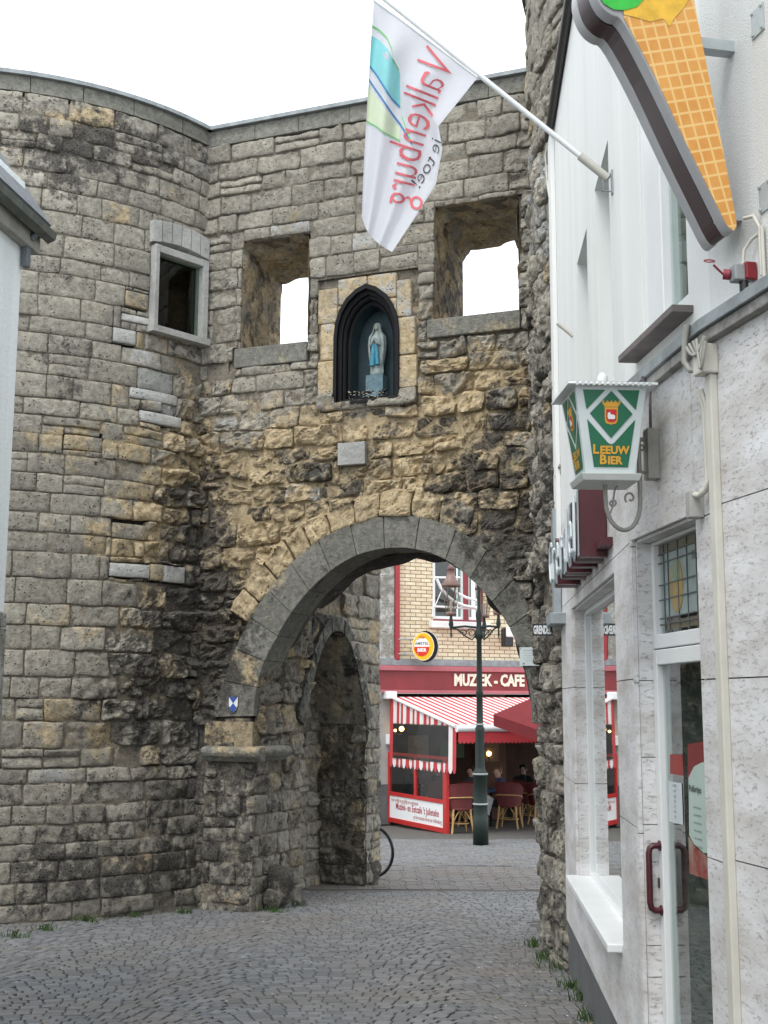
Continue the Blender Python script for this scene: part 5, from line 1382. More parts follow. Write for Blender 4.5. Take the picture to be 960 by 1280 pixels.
# ------------------------------------------------------------------ the cafe across the square
CO = gnd(485, 1032); fd = (.914, .407)
FC = Plane((CO.x, CO.y), fd, (.407, -.914)); cz0 = gz(0, 30)
SCR = Plane((CO.x, CO.y), (.407, -.914), (-.914, -.407))      # the terrace side screen runs out towards us
LS = SCR.uv(560, 1043)[0]
def fz_(x, y, o=0): return FC.uv(x, y, o)[1]
def fu_(x, y, o=0): return FC.uv(x, y, o)[0]
cafe = thing('cafe_building', tuple(FC.P(2, cz0)), 'yellow brick music cafe with dark red fascia seen through the arch', 'cafe')
zf0, zf1 = fz_(570, 867), fz_(570, 833); zcor = fz_(570, 828)
uw0, uw1 = fu_(541, 745), fu_(604, 745); zw0, zw1 = fz_(570, 777), fz_(570, 703)
ub1_ = fu_(498, 770); ur0 = fu_(492, 770)
def uvbox(rects, o0, o1, name, mat, parent):
    me_v, me_f, uvs = [], [], []
    b = MB()
    for (p, q, r, t) in rects: b.pbox(FC, p, q, r, t, o0, o1)
    o = b.build(name, mat, parent); L = o.data.uv_layers.new(name='UVMap')
    for lp in o.data.loops:
        c = o.data.vertices[lp.vertex_index].co; L.data[lp.index].uv = ((c - FC.A).dot(FC.d), c.z)
    return o
CT = 7.2
CWN = (uw0, uw1, zw0, 5.6); CW2 = (uw1 + 1.5, uw1 + 3.6, zw0, 5.6)
uvbox(cutrects([(ub1_, 11, zcor + .02, CT)], [CWN, CW2]), -.3, 0, 'brick_wall', m_brick, cafe)
b = MB(); b.pbox(FC, ur0, ub1_ - .01, zcor + .02, CT, -.3, .10); b.build('corner_board', M('corner_red', (.36, .03, .04), .5, .15, 2), cafe)
zq = zcor + .03
while zq < CT - .3:
    b = MB(); b.pbox(FC, -.75, ur0 - .01, zq, zq + .62, -.3, .06); zbuild(b, 'pilaster_stone', m_dressed, cafe, -.3, -.35, rnd(.75, .9), .3); zq += .625
b = MB(); b.pbox(FC, -.9, 11, zf1 + .004, zcor + .06, -.3, .10); b.build('lead_strip', m_zinc, cafe)
b = MB(); b.pbox(FC, -.75, 11, zf0, zf1, -.3, .14); b.build('fascia_board', m_darkred, cafe)
for z0, z1, o in ((zf1 - .12, zf1 - .01, .22), (zf0 + .0, zf0 + .07, .20)):
    b = MB(); b.pbox(FC, -.78, 11, z0, z1, .141, o); b.build('fascia_moulding', m_pink, cafe, bevel=.01)
cw = fu_(655, 850, .15) - fu_(567, 850, .15)
tv, _ = text2d('MUZIEK - CAFE', .40, bold=.006); tw = max(x for x, y in tv); zt_ = fz_(600, 857, .15); ut_ = fu_(567, 850, .15)
hh = fz_(600, 843, .15) - zt_; ts = hh / .70
tv, _ = text2d('MUZIEK - CAFE', ts, bold=.012); tw = max(x for x, y in tv); kx = cw / tw
b = MB(); put_text(b, 'MUZIEK - CAFE', ts, lambda x, y: FC.P(ut_ + x * kx, zt_ + y, .175), depth=FC.n * -.03, bold=.014)
for (w0) in ():
    pass
b.build('lettering', M('gold_white_letters', (.80, .76, .62), .4, .1), cafe)
# serifs as small bars so the capitals read like the painted ones
# window with frame, tilted sash
def casement(CW, nm):
    b = MB()
    for (p, q, r, t) in cutrects([(CW[0], CW[1], CW[2], CW[3])], [(CW[0] + .10, CW[0] + .80, CW[2] + .12, CW[3] - .1), (CW[0] + .98, CW[1] - .10, CW[2] + .12, CW[3] - .1)]): b.pbox(FC, p, q, r, t, -.2, -.08)
    wf_ = b.build('window_frame', m_upvc, cafe)
    b = MB(); b.pbox(FC, CW[0] + .82, CW[0] + .95, CW[2] + .02, CW[3] - .02, -.079, -.05); b.pbox(FC, CW[1] - .07, CW[1], CW[2], CW[3], -.079, -.02); b.pbox(FC, CW[0], CW[1], CW[2], CW[2] + .05, -.079, -.03); b.build('red_mullion', m_darkred, wf_)
    b = MB(); b.pbox(FC, CW[0] + .08, CW[1] - .08, CW[2] + .1, CW[3] - .08, -.16, -.15); b.build('pane', m_glass, wf_)
    b = MB(); b.pbox(FC, CW[0] + .95, CW[1], CW[2], CW[3], -.6, -.58); b.build('curtain', M('grey_curtain', (.42, .47, .49), .9, .15, 30), wf_)
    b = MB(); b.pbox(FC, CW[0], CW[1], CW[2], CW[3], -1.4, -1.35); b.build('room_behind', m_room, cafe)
    b = MB(); b.pbox(FC, CW[0] - .10, CW[1] + .1, CW[2] - .16, CW[2] - .005, -.2, .16); b.build('window_sill', m_stucco, cafe, bevel=.01)
casement(CWN, 1); casement(CW2, 2)
# curved white awning arms in front of the window and the lifted sash bars
b = MB(); b.smooth = True
def FP_(x, y, o): u, z = FC.uv(x, y, o); return FC.P(u, z, o)
b.tube([FP_(x, y, .45) for x, y in ((546, 724), (551, 735), (559, 745), (568, 752), (580, 757), (597, 760))], .035, 6)
b.tube([FP_(x, y, .45) for x, y in ((558, 726), (563, 733), (571, 741), (583, 747), (597, 751))], .035, 6)
b.tube([FP_(x, y, .4) for x, y in ((543, 722), (575, 722))], .025, 6); b.tube([FP_(x, y, .4) for x, y in ((541, 758), (597, 761))], .025, 6)
b.tube([FP_(x, y, .4) for x, y in ((543, 722), (541, 770))], .02, 6); b.tube([FP_(x, y, .42) for x, y in ((552, 738), (544, 757))], .012, 5)
b.build('sash_stays', m_white, cafe)
# wall speaker on the right
sx_, sz_ = FC.uv(634, 800, .2)
spk = thing('floodlight', tuple(FC.P(sx_, sz_, .1)), 'small black floodlight with white hood on the brick beside the arch edge', 'floodlight')
b = MB(); b.pbox(FC, sx_ - .12, sx_ + .12, sz_ - .16, sz_ + .28, .1, .3); b.build('housing', m_black, spk, bevel=.03)
b = MB(); b.pbox(FC, sx_ - .09, sx_ + .16, sz_ + .06, sz_ + .30, .28, .36); b.build('hood', m_white, spk, bevel=.03)
# round beer sign
au, az_ = FC.uv(529, 808, .5); AC_ = FC.P(au, az_, .5)
am = thing('round_beer_sign', tuple(AC_), 'round yellow and red beer sign with dark rim fixed on the brick above the fascia', 'sign')
an = V((-.12, -1, 0)).normalized(); at_ = V((-an.y, an.x, 0)); 
if at_.x < 0: at_ = -at_
ra, rb = .275, .345
def AP(x, z, o): return AC_ + at_ * x + V((0, 0, z)) + an * o
def disc(a, c, o, th, name, mat, cx=0, cz=0, half=None):
    N = 36; ks = range(N) if half is None else [k for k in range(N + 1) if half[0] <= k * 360 / N <= half[1]]
    b = MB(); b.prism([AP(cx + a * math.cos(2 * PI * k / N), cz + c * math.sin(2 * PI * k / N), o) for k in ks], an * th); return b.build(name, mat, am)
disc(ra, rb, -.14, .14, 'drum', m_black, .05, -.0)
disc(ra * 1.0, rb * 1.0, -.16, .02, 'rim', m_white, .065, 0)
disc(ra - .03, rb - .03, .001, .006, 'cream_ring', M('sign_cream', (.80, .76, .62), .3, .05)); disc(ra - .045, rb - .045, .007, .004, 'yellow_face', M('sign_yellow', (.85, .50, .02), .3, .1, 4))
disc(.17, .21, .011, .003, 'white_disc', M('sign_white', (.8, .8, .78), .3, .05), -.03, -.01); disc(.17, .21, .0145, .003, 'red_half', M('sign_red', (.65, .04, .02), .3, .08), -.03, -.01, (180, 360))
b = MB(); put_text(b, 'AMSTEL', .088, lambda x, y: AP(-.03 + x, .035 + y, .018), align='CENTER', bold=.001); b.build('lettering', m_ink, am)
b = MB(); put_text(b, 'BIER', .105, lambda x, y: AP(-.03 + x, -.115 + y, .0185), align='CENTER', bold=.004); b.build('lettering', m_white, am)
b = MB(); put_text(b, '~', .2, lambda x, y: AP(-.03 + x, .14 + y, .018), align='CENTER', bold=.006); b.tube([AP(-.10, .20, .015), AP(-.03, .25, .015), AP(.04, .20, .015)], .012, 5); b.build('emblem', M('sign_orange', (.7, .22, .02), .4, .1), am)
b = MB(); b.smooth = True
for dz in (.16, -.16): b.tube([AC_ + V((-.1, 0, dz)), FC.P(au - .5, az_ + dz, .0)], .015, 6); 
b.tube([FC.P(au - .5, az_ - .25, .02), FC.P(au - .5, az_ + .25, .02)], .02, 6); b.build('arms', m_metal, am)
# interior
zC = zf0
def cpart(name, u0, u1, z0, z1, o0, o1, mat, parent=None, bevel=0):
    b = MB(); b.pbox(FC, u0, u1, z0, z1, o0, o1); return b.build(name, mat, parent or cafe, bevel)
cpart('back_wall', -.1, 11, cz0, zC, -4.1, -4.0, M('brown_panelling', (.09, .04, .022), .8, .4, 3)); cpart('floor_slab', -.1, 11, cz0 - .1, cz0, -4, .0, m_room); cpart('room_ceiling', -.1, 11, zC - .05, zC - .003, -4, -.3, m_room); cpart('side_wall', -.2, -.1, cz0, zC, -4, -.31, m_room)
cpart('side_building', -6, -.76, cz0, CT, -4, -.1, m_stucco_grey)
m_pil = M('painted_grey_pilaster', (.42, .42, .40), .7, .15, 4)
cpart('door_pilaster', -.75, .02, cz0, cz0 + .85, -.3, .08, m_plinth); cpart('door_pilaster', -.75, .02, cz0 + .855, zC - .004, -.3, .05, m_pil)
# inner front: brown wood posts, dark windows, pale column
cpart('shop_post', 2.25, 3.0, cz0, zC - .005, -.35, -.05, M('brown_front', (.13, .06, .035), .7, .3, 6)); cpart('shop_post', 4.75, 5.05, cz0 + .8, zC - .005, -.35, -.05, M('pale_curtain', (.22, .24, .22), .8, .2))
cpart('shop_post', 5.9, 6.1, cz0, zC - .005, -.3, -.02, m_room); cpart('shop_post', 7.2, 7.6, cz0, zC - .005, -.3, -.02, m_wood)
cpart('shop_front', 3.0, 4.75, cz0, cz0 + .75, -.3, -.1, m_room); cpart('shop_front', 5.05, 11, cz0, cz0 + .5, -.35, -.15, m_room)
for k_, (a_, z_a, w_a, h_a, c_a) in enumerate(((.5, 1.2, .5, .7, (.25, .2, .12)), (1.3, 1.4, .6, .4, (.10, .16, .08)), (2.45, 1.3, .35, .5, (.22, .16, .10)), (5.3, 1.5, .45, .6, (.18, .10, .05)), (6.3, 1.6, .7, .35, (.25, .06, .04)))):
    cpart('wall_board', a_, a_ + w_a, cz0 + z_a, cz0 + z_a + h_a, -.045, -.02, M('board_%d' % k_ if False else 'menu_board', c_a, .7, .5, 30))
# warm lamps
m_bulb = M('warm_bulb', (1, .55, .18), .5, 0, emit=9)
def lampb(x, y, o, r, lab):
    u, z = FC.uv(x, y, o); t = thing('wall_lamp', tuple(FC.P(u, z, o)), lab, 'lamp'); b = MB(); b.ball(FC.P(u, z, o), r, 10, 8); b.build('bulb', m_bulb, t)
    b = MB(); b.tube([FC.P(u, z - r * 2.4, o), FC.P(u, z - r, o)], r * .35, 6); b.tube([FC.P(u, z - r * 2.2, o), FC.P(u, z - r * 2.2, o - .2)], r * .2, 5); b.build('holder', m_darkmetal, t)
lampb(611, 942, -.02, .055, 'warm glowing lamp deep inside the terrace between lamp post and parasol')
lampb(502, 911, .5, .055, 'brighter of the two warm lamps behind the clear awning window'); lampb(494, 913, .3, .03, 'smaller dim lamp at the left behind the clear awning window')
# ---- awning
aw = thing('striped_awning', tuple(FC.P(3, zf0, 1)), 'red and white striped awning with scalloped side curtain over the cafe terrace', 'awning')
m_aw = M('awning_white', (.76, .72, .70), .8, .06, 6); m_ar = M('awning_red', (.52, .045, .055), .8, .12, 6)
LA_ = SCR.uv(571, 912)[0]; zA1 = SCR.uv(571, 908)[1]; ua0 = fu_(488, 871, .2); zA0 = fz_(488, 871, .2)
a1 = 9.5; W_ = .09; k = 0; u = 0.0
bw = MB(); n_st = int((a1) / W_)
while u < a1:
    b_ = bw; b_.m = k % 2; e = u + W_
    p = [FC.P(u, zA0, .2), FC.P(e, zA0, .2), FC.P(e, zA1, LA_), FC.P(u, zA1, LA_)]
    b_.hexa([q + V((0, 0, -.006)) for q in p] + p); u = e; k += 1
bw.build('roof_cloth', [m_aw, m_ar], aw)
b = MB(); b.smooth = True; b.tube([FC.P(-.02, zA1 - .04, LA_ + .03), FC.P(a1, zA1 - .04, LA_ + .03)], .075, 10); b.build('front_bar', m_white, aw)
bw = MB(); u = .0; k = 0
while u < a1:
    bw.m = 1; 
    for h in range(4):
        x0_, x1_ = u + h * W_ / 4, u + (h + 1) * W_ / 4; d0_, d1_ = .20 + .04 * math.sin(PI * h / 4), .20 + .04 * math.sin(PI * (h + 1) / 4)
        bw.quad(FC.P(x0_, zA1 - .10, LA_ + .06), FC.P(x1_, zA1 - .10, LA_ + .06), FC.P(x1_, zA1 - .10 - d1_, LA_ + .06), FC.P(x0_, zA1 - .10 - d0_, LA_ + .06))
    u += W_; k += 1
bw.build('front_valance', [m_aw, m_ar], aw)
# side curtain
o_s = .12; zb_ = SCR.uv(530, 958)[1]; zwt = SCR.uv(530, 906)[1]; zwb = SCR.uv(530, 951)[1]; s0_, s1_ = .2, LA_
wn0, wn1 = SCR.uv(494, 930)[0], SCR.uv(563, 930)[0]
bw = MB(); k = 0; u = s0_; W2 = .135
while u < s1_ - .01:
    e = min(u + W2, s1_); bw.m = (k + 1) % 2; c = (u + e) / 2
    def zr(s): return lerp(zA0, zA1, (s - s0_) / (s1_ - s0_)) - .01
    hang = -.0
    def sp2(s, z): return SCR.P(s, z, .03 + .02 * math.sin(s * 9) + .10 * (zA1 - z) * .15)
    sc1 = .10
    if wn0 < c < wn1:
        bw.quad(sp2(u, zwt), sp2(e, zwt), sp2(e, zr(e)), sp2(u, zr(u)))
        seg = [(zwb, zb_)]
    else: seg = [(zb_, None)]
    for z0_, z1_ in seg:
        if z1_ is None: bw.quad(sp2(u, z0_), sp2(e, z0_), sp2(e, zr(e)), sp2(u, zr(u)))
        else: bw.quad(sp2(u, z1_), sp2(e, z1_), sp2(e, z0_), sp2(u, z0_))
    bw.add([sp2(u, zb_), sp2(u + W2 * .2, zb_ - .06), sp2(c, zb_ - .085), sp2(e - W2 * .2, zb_ - .06), sp2(e, zb_)], [(0, 1, 2, 3, 4)])
    u = e; k += 1
bw.build('side_curtain', [m_aw, m_ar], aw)
b = MB(); b.smooth = True; b.grid(lambda a, c: SCR.P(lerp(wn0 - .02, wn1 + .02, a), lerp(zwb - .02, zwt + .02, c), .045 + .02 * noise.noise(V((a * 5, c * 4, 0)))), 16, 10); b.build('clear_window', m_film, aw)
b = MB(); 
for p_, q_ in (((s0_, zA0), (s1_, zA1)),): b.smooth = True; b.tube([SCR.P(p_[0], p_[1], .04), SCR.P(q_[0], q_[1], .04)], .035, 6)
b.build('white_piping', m_aw, aw)
b = MB(); b.pbox(FC, -.18, .08, zA0 - .05, zA0 + .12, .05, .30); b.build('awning_cassette_end', m_white, aw, bevel=.02)
u_, z_ = FC.uv(489, 925, .2)
b = MB(); b.pbox(FC, u_ - .08, u_ + .05, z_ - .1, z_ + .12, .06, .2); b.build('wall_motor', m_white, aw, bevel=.02)
# ---- wind screen
ws = thing('wind_screen', tuple(SCR.P(1.5, gz(0, 26))), 'red framed glass wind screen with white lettered lower panel beside the cafe terrace', 'wind screen')
zg = gz(0, SCR.P(1.5, 0).y); zp1 = SCR.uv(525, 1000)[1]; ztop2 = SCR.uv(530, 950)[1] + .1; um = SCR.uv(520, 975)[0]
b = MB(); T = .035
b.pbox(SCR, 0, .12, zg + .02, ztop2, -T, T); b.pbox(SCR, LS - .16, LS, zg + .0, ztop2, -T, T); b.pbox(SCR, um - .05, um + .05, zp1 + .08, ztop2, -T + .003, T - .003)
b.pbox(SCR, .12, LS - .16, zp1 - .0, zp1 + .08, -T + .004, T - .004); b.pbox(SCR, .12, LS - .16, zg + .04, zg + .14, -T + .004, T - .004); b.pbox(SCR, .12, LS - .16, ztop2 - .06, ztop2, -T + .004, T - .004)
b.build('frame', m_red, ws, bevel=.006)
b = MB(); b.pbox(SCR, .12, LS - .16, zg + .14, zp1, -.012, .012); b.build('white_panel', M('panel_white', (.84, .86, .86), .35, .05), ws)
b = MB(); b.pbox(SCR, .12, um - .05, zp1 + .08, ztop2 - .06, -.004, .004); b.pbox(SCR, um + .05, LS - .16, zp1 + .08, ztop2 - .06, -.004, .004); b.build('pane', m_glass2, ws)
m_rt = M('print_red', (.42, .04, .06), .6, .1); pm = (.12 + LS - .16) / 2; PH = zp1 - zg - .14
b = MB()
put_text(b, 'Voor vrolijk en gezellig uw consumptie', .12, lambda x, y: SCR.P(.20 + x * .72, zg + .14 + PH * .74 + y, .0145), shear=.1)
put_text(b, "Muziek- en Eetcafe 't Julieteke", .20, lambda x, y: SCR.P(pm + .05 + x * .86, zg + .14 + PH * .42 + y, .0145), align='CENTER', bold=.004)
put_text(b, 'op het mooiste terras van Valkenburg', .12, lambda x, y: SCR.P(LS - .25 + x * .72, zg + .14 + PH * .14 + y, .0145), align='RIGHT', shear=.1); b.build('lettering', m_rt, ws)
# ---- parasol
pc = atY(712, 900, 24.4); hs = 1.42
pr_ = thing('parasol', (pc.x, pc.y, gz(0, pc.y)), 'large square dark red parasol on the terrace half hidden by the arch', 'parasol')
crn = [V((pc.x + a * hs * 1.05, pc.y + c * hs * .9, 0)) for a, c in ((-1, -.12), (.12, -1), (1, .12), (-.12, 1))]
zr_ = atY(616, 893, crn[0].y).z; zap = zr_ + .62; A = V((pc.x, pc.y, zap)); zn_ = atY(705, 935, crn[1].y).z; czs = [zr_, zn_, zn_ + .05, zr_ + .25]
m_par = M('parasol_red', (.17, .012, .016), .8, .15, 5)
b = MB()
for i in range(4):
    p, q = crn[i] + V((0, 0, czs[i])), crn[(i + 1) % 4] + V((0, 0, czs[(i + 1) % 4])); b.add([A, p, q, p + V((0, 0, -.22)), q + V((0, 0, -.22))], [(0, 1, 2), (1, 3, 4, 2)])
b.build('canopy', m_par, pr_)
b = MB(); b.smooth = True; b.tube([V((pc.x, pc.y, gz(0, pc.y))), A + V((0, 0, .08))], .03, 8)
for c in crn: b.tube([A + V((0, 0, -.05)), c + V((0, 0, zr_ - .2))], .012, 5)
b.build('pole', m_wood, pr_)
b = MB(); b.lathe((pc.x, pc.y, gz(0, pc.y)), [(.28, 0), (.28, .06), (.06, .10), (.05, .3)], 14); b.build('foot', m_plinth, pr_)
# ---- street lamp
lp0 = gnd(601, 1056); LX, LY, LZ = lp0
lamp = thing('street_lamp', (LX, LY, LZ), 'dark green iron street lamp with curled arms and copper capped lanterns before the cafe', 'street lamp')
def lzz(y): return atY(600, y, LY).z - LZ
H0 = lzz(966); H1 = lzz(907); H2 = lzz(800); H3 = lzz(697)
b = MB(); b.lathe((LX, LY, LZ), [(.135, 0), (.135, .45), (.125, .47), (.122, H0 * .55), (.128, H0 * .56), (.12, H0 * .58), (.118, H0 - .06), (.13, H0 - .05), (.13, H0), (.095, H0 + .05), (.085, H0 + .1), (.08, H1 - .1), (.085, H1 - .05), (.06, H1), (.055, lzz(870)), (.07, lzz(868)), (.052, lzz(862)), (.045, H2), (.075, H2 + .05), (.08, H2 + .12), (.05, H2 + .2), (.045, H2 + .3), (.06, H2 + .45), (.03, H2 + .55), (.028, H3 - .15), (.05, H3 - .08), (.03, H3), (.045, H3 + .05), (.002, H3 + .16)], 20)
b.build('post', m_green, lamp)
m_band = M('pale_band', (.32, .36, .36), .4, .2)
for z in (H0 - .02, H0 * .565, H1 + .02): b = MB(); b.lathe((LX, LY, LZ), [(.133 if z < H0 else .075, z - .015), (.137 if z < H0 else .08, z), (.133 if z < H0 else .075, z + .015)], 20); b.build('collar_band', m_band, lamp)
HA = H2 + .22
def lantern(ang_, R_, lab=None):
    d = V((math.cos(ang_), math.sin(ang_), 0)); E_ = V((LX, LY, LZ)) + d * R_
    b = MB(); b.smooth = True
    def Q(r, z): return V((LX, LY, LZ + z)) + d * r
    b.tube([Q(.03, HA), Q(R_ * .5, HA + .02), Q(R_ * .9, HA), Q(R_, HA + .01)], .02, 6)
    b.tube([Q(.05, HA - .12), Q(R_ * .25, HA - .22), Q(R_ * .5, HA - .15), Q(R_ * .75, HA - .04), Q(R_, HA)], .013, 6)
    for cx_, rr_ in ((R_ * .28, .09), (R_ * .55, .065)): b.tube([Q(cx_ + rr_ * (1 - k / 22) * math.cos(k * .5), HA - .1 + rr_ * (1 - k / 22) * math.sin(k * .5)) for k in range(18)], .009, 5)
    b.tube([Q(R_, HA - .2), Q(R_, HA - .14), Q(R_, HA - .05), Q(R_, HA + .05), Q(R_, HA + .14), Q(R_, HA + .22)], [.004, .018, .012, .045, .03, .02], 8)
    ao = b.build('arm', m_green, lamp)
    z0 = HA + .27; Z1 = z0 + .46
    b = MB(); b.lathe(tuple(E_), [(.085, z0), (.15, Z1)], 6)
    b.f = b.f[:-2]; b.mi = b.mi[:-2]; b.sm = [False] * len(b.f); lo_ = b.build('lantern', m_lampglass, lamp)
    b = MB(); b.lathe(tuple(E_), [(.09, z0 - .06), (.095, z0), (.07, z0 + .01)], 6)
    for k in range(6):
        w = 2 * PI * k / 6; b.tube([E_ + V((.086 * math.cos(w), .086 * math.sin(w), z0)), E_ + V((.152 * math.cos(w), .152 * math.sin(w), Z1))], .006, 5)
    b.build('lantern_frame', m_copper, lo_)
    b = MB(); b.lathe(tuple(E_), [(.165, Z1 - .01), (.175, Z1 + .02), (.11, Z1 + .12), (.075, Z1 + .2), (.07, Z1 + .21), (.065, Z1 + .30), (.085, Z1 + .31), (.03, Z1 + .38), (.02, Z1 + .40), (.022, Z1 + .45), (.002, Z1 + .48)], 12); b.build('lantern_cap', m_copper, lo_)
    b = MB(); b.tube([E_ + V((0, 0, z0)), E_ + V((0, 0, z0 + .2))], [.02, .03], 8); b.build('burner', m_cream, lo_)
lantern(PI * 1.02, .50); lantern(PI * .42, .55); lantern(-PI * .22, .42)
# ---- chairs
def make_chair():
    r = thing('rattan_chair', (0, 0, 0), 'woven dark red terrace chair with cane legs', 'chair', 'rattan chairs on the cafe terrace')
    K = dict(parent=r, local=True)
    b = MB(); b.smooth = True; b.lathe((0, 0, .40), [(.001, 0), (.21, 0), (.225, .02), (.21, .05), (.001, .055)], 18); b.build('seat', m_rattan, **K)
    b = MB(); b.smooth = True      # wrap-around back, open to +y
    def bf(a, c, o):
        w = PI * (1.5 + (a - .5) * 1.15); top = .86 - .16 * abs(2 * a - 1) ** 3
        rr_ = lerp(.21, .26, c) + o; return V((rr_ * math.cos(w), rr_ * .95 * math.sin(w), lerp(.44, top, c)))
    b.grid(lambda a, c: bf(a, c, 0), 20, 6); b.grid(lambda a, c: bf(1 - a, c, .014), 20, 6); b.build('backrest', m_rattan, **K)
    b = MB(); b.smooth = True; b.tube([bf(a / 16, .45, .022) for a in range(17)], .013, 6); b.build('pale_band', m_rope, **K)
    b = MB(); b.smooth = True; b.tube([bf(a / 20, 1, .007) for a in range(21)], .014, 6); b.build('top_rim', m_rattan, **K)
    for sx in (-1, 1):
        for sy in (-1, 1):
            b = MB(); b.smooth = True; x, y = sx * .16, sy * .15
            b.tube([V((x, y, .42)), V((x * 1.1, y * 1.1, .2)), V((x * 1.3, y * 1.3, 0))], .019, 7); b.build('leg', m_rope, **K)
            lg = COL.objects[-1]
            b = MB(); b.smooth = True
            for q in (-1, 1): b.tube([V((x * 1.12, y * 1.12, .18)), V((x * 1.05 - (sx * .05 if q > 0 else 0), y * 1.05 - (sy * .05 if q < 0 else 0), .30)), V((x - (sx * .11 if q > 0 else 0), y - (sy * .11 if q < 0 else 0), .40))], .010, 5)
            b.build('cane_brace', m_rope, **K)
    b = MB(); b.smooth = True; b.tube([V((.18 * math.cos(t), .17 * math.sin(t), .17)) for t in [2 * PI * k / 16 for k in range(17)]], .009, 5, False); b.build('stretcher', m_rope, **K)
    return r
ch0 = make_chair()
spots = [(574, 1043, .3, 'rattan chair standing next to the red wind screen'), (590, 1035, -.5, 'rattan chair tucked behind the foot of the street lamp'), (637, 1037, -.35, 'rattan chair the seated person in navy sits in'), (657, 1031, -1.2, 'rattan chair just right of the chair with the person in navy'), (676, 1034, .2, 'rattan chair half hidden by the right side of the arch'), (548, 1034, 2.4, 'rattan chair inside the wind screen behind its glass')]
chs = []
for i, (x, y, rz, lab) in enumerate(spots):
    c = ch0 if i == 0 else copy_tree(ch0); p = gnd(x, y - 2); c.location = (p.x, p.y, p.z); c.rotation_euler = (0, 0, rz); c['label'] = lab; chs.append(p); c.scale = (1.12, 1.12, 1.12)
# tables
def table(x, y, lab):
    p = gnd(x, y); t = thing('cafe_table', tuple(p), lab, 'table'); K = dict(parent=t, local=True)
    b = MB(); b.lathe((0, 0, 0), [(.36, .74), (.37, .75), (.37, .775), (.35, .78)], 22); b.build('table_top', M('table_grey', (.30, .31, .31), .4, .2), **K)
    b = MB(); b.lathe((0, 0, 0), [(.22, 0), (.22, .02), (.03, .05), (.025, .74)], 12); b.build('pedestal', m_darkmetal, **K)
    return p
tp1 = table(614, 1033, 'round grey terrace table behind the street lamp'); tp2 = table(557, 1029, 'round terrace table behind the wind screen')
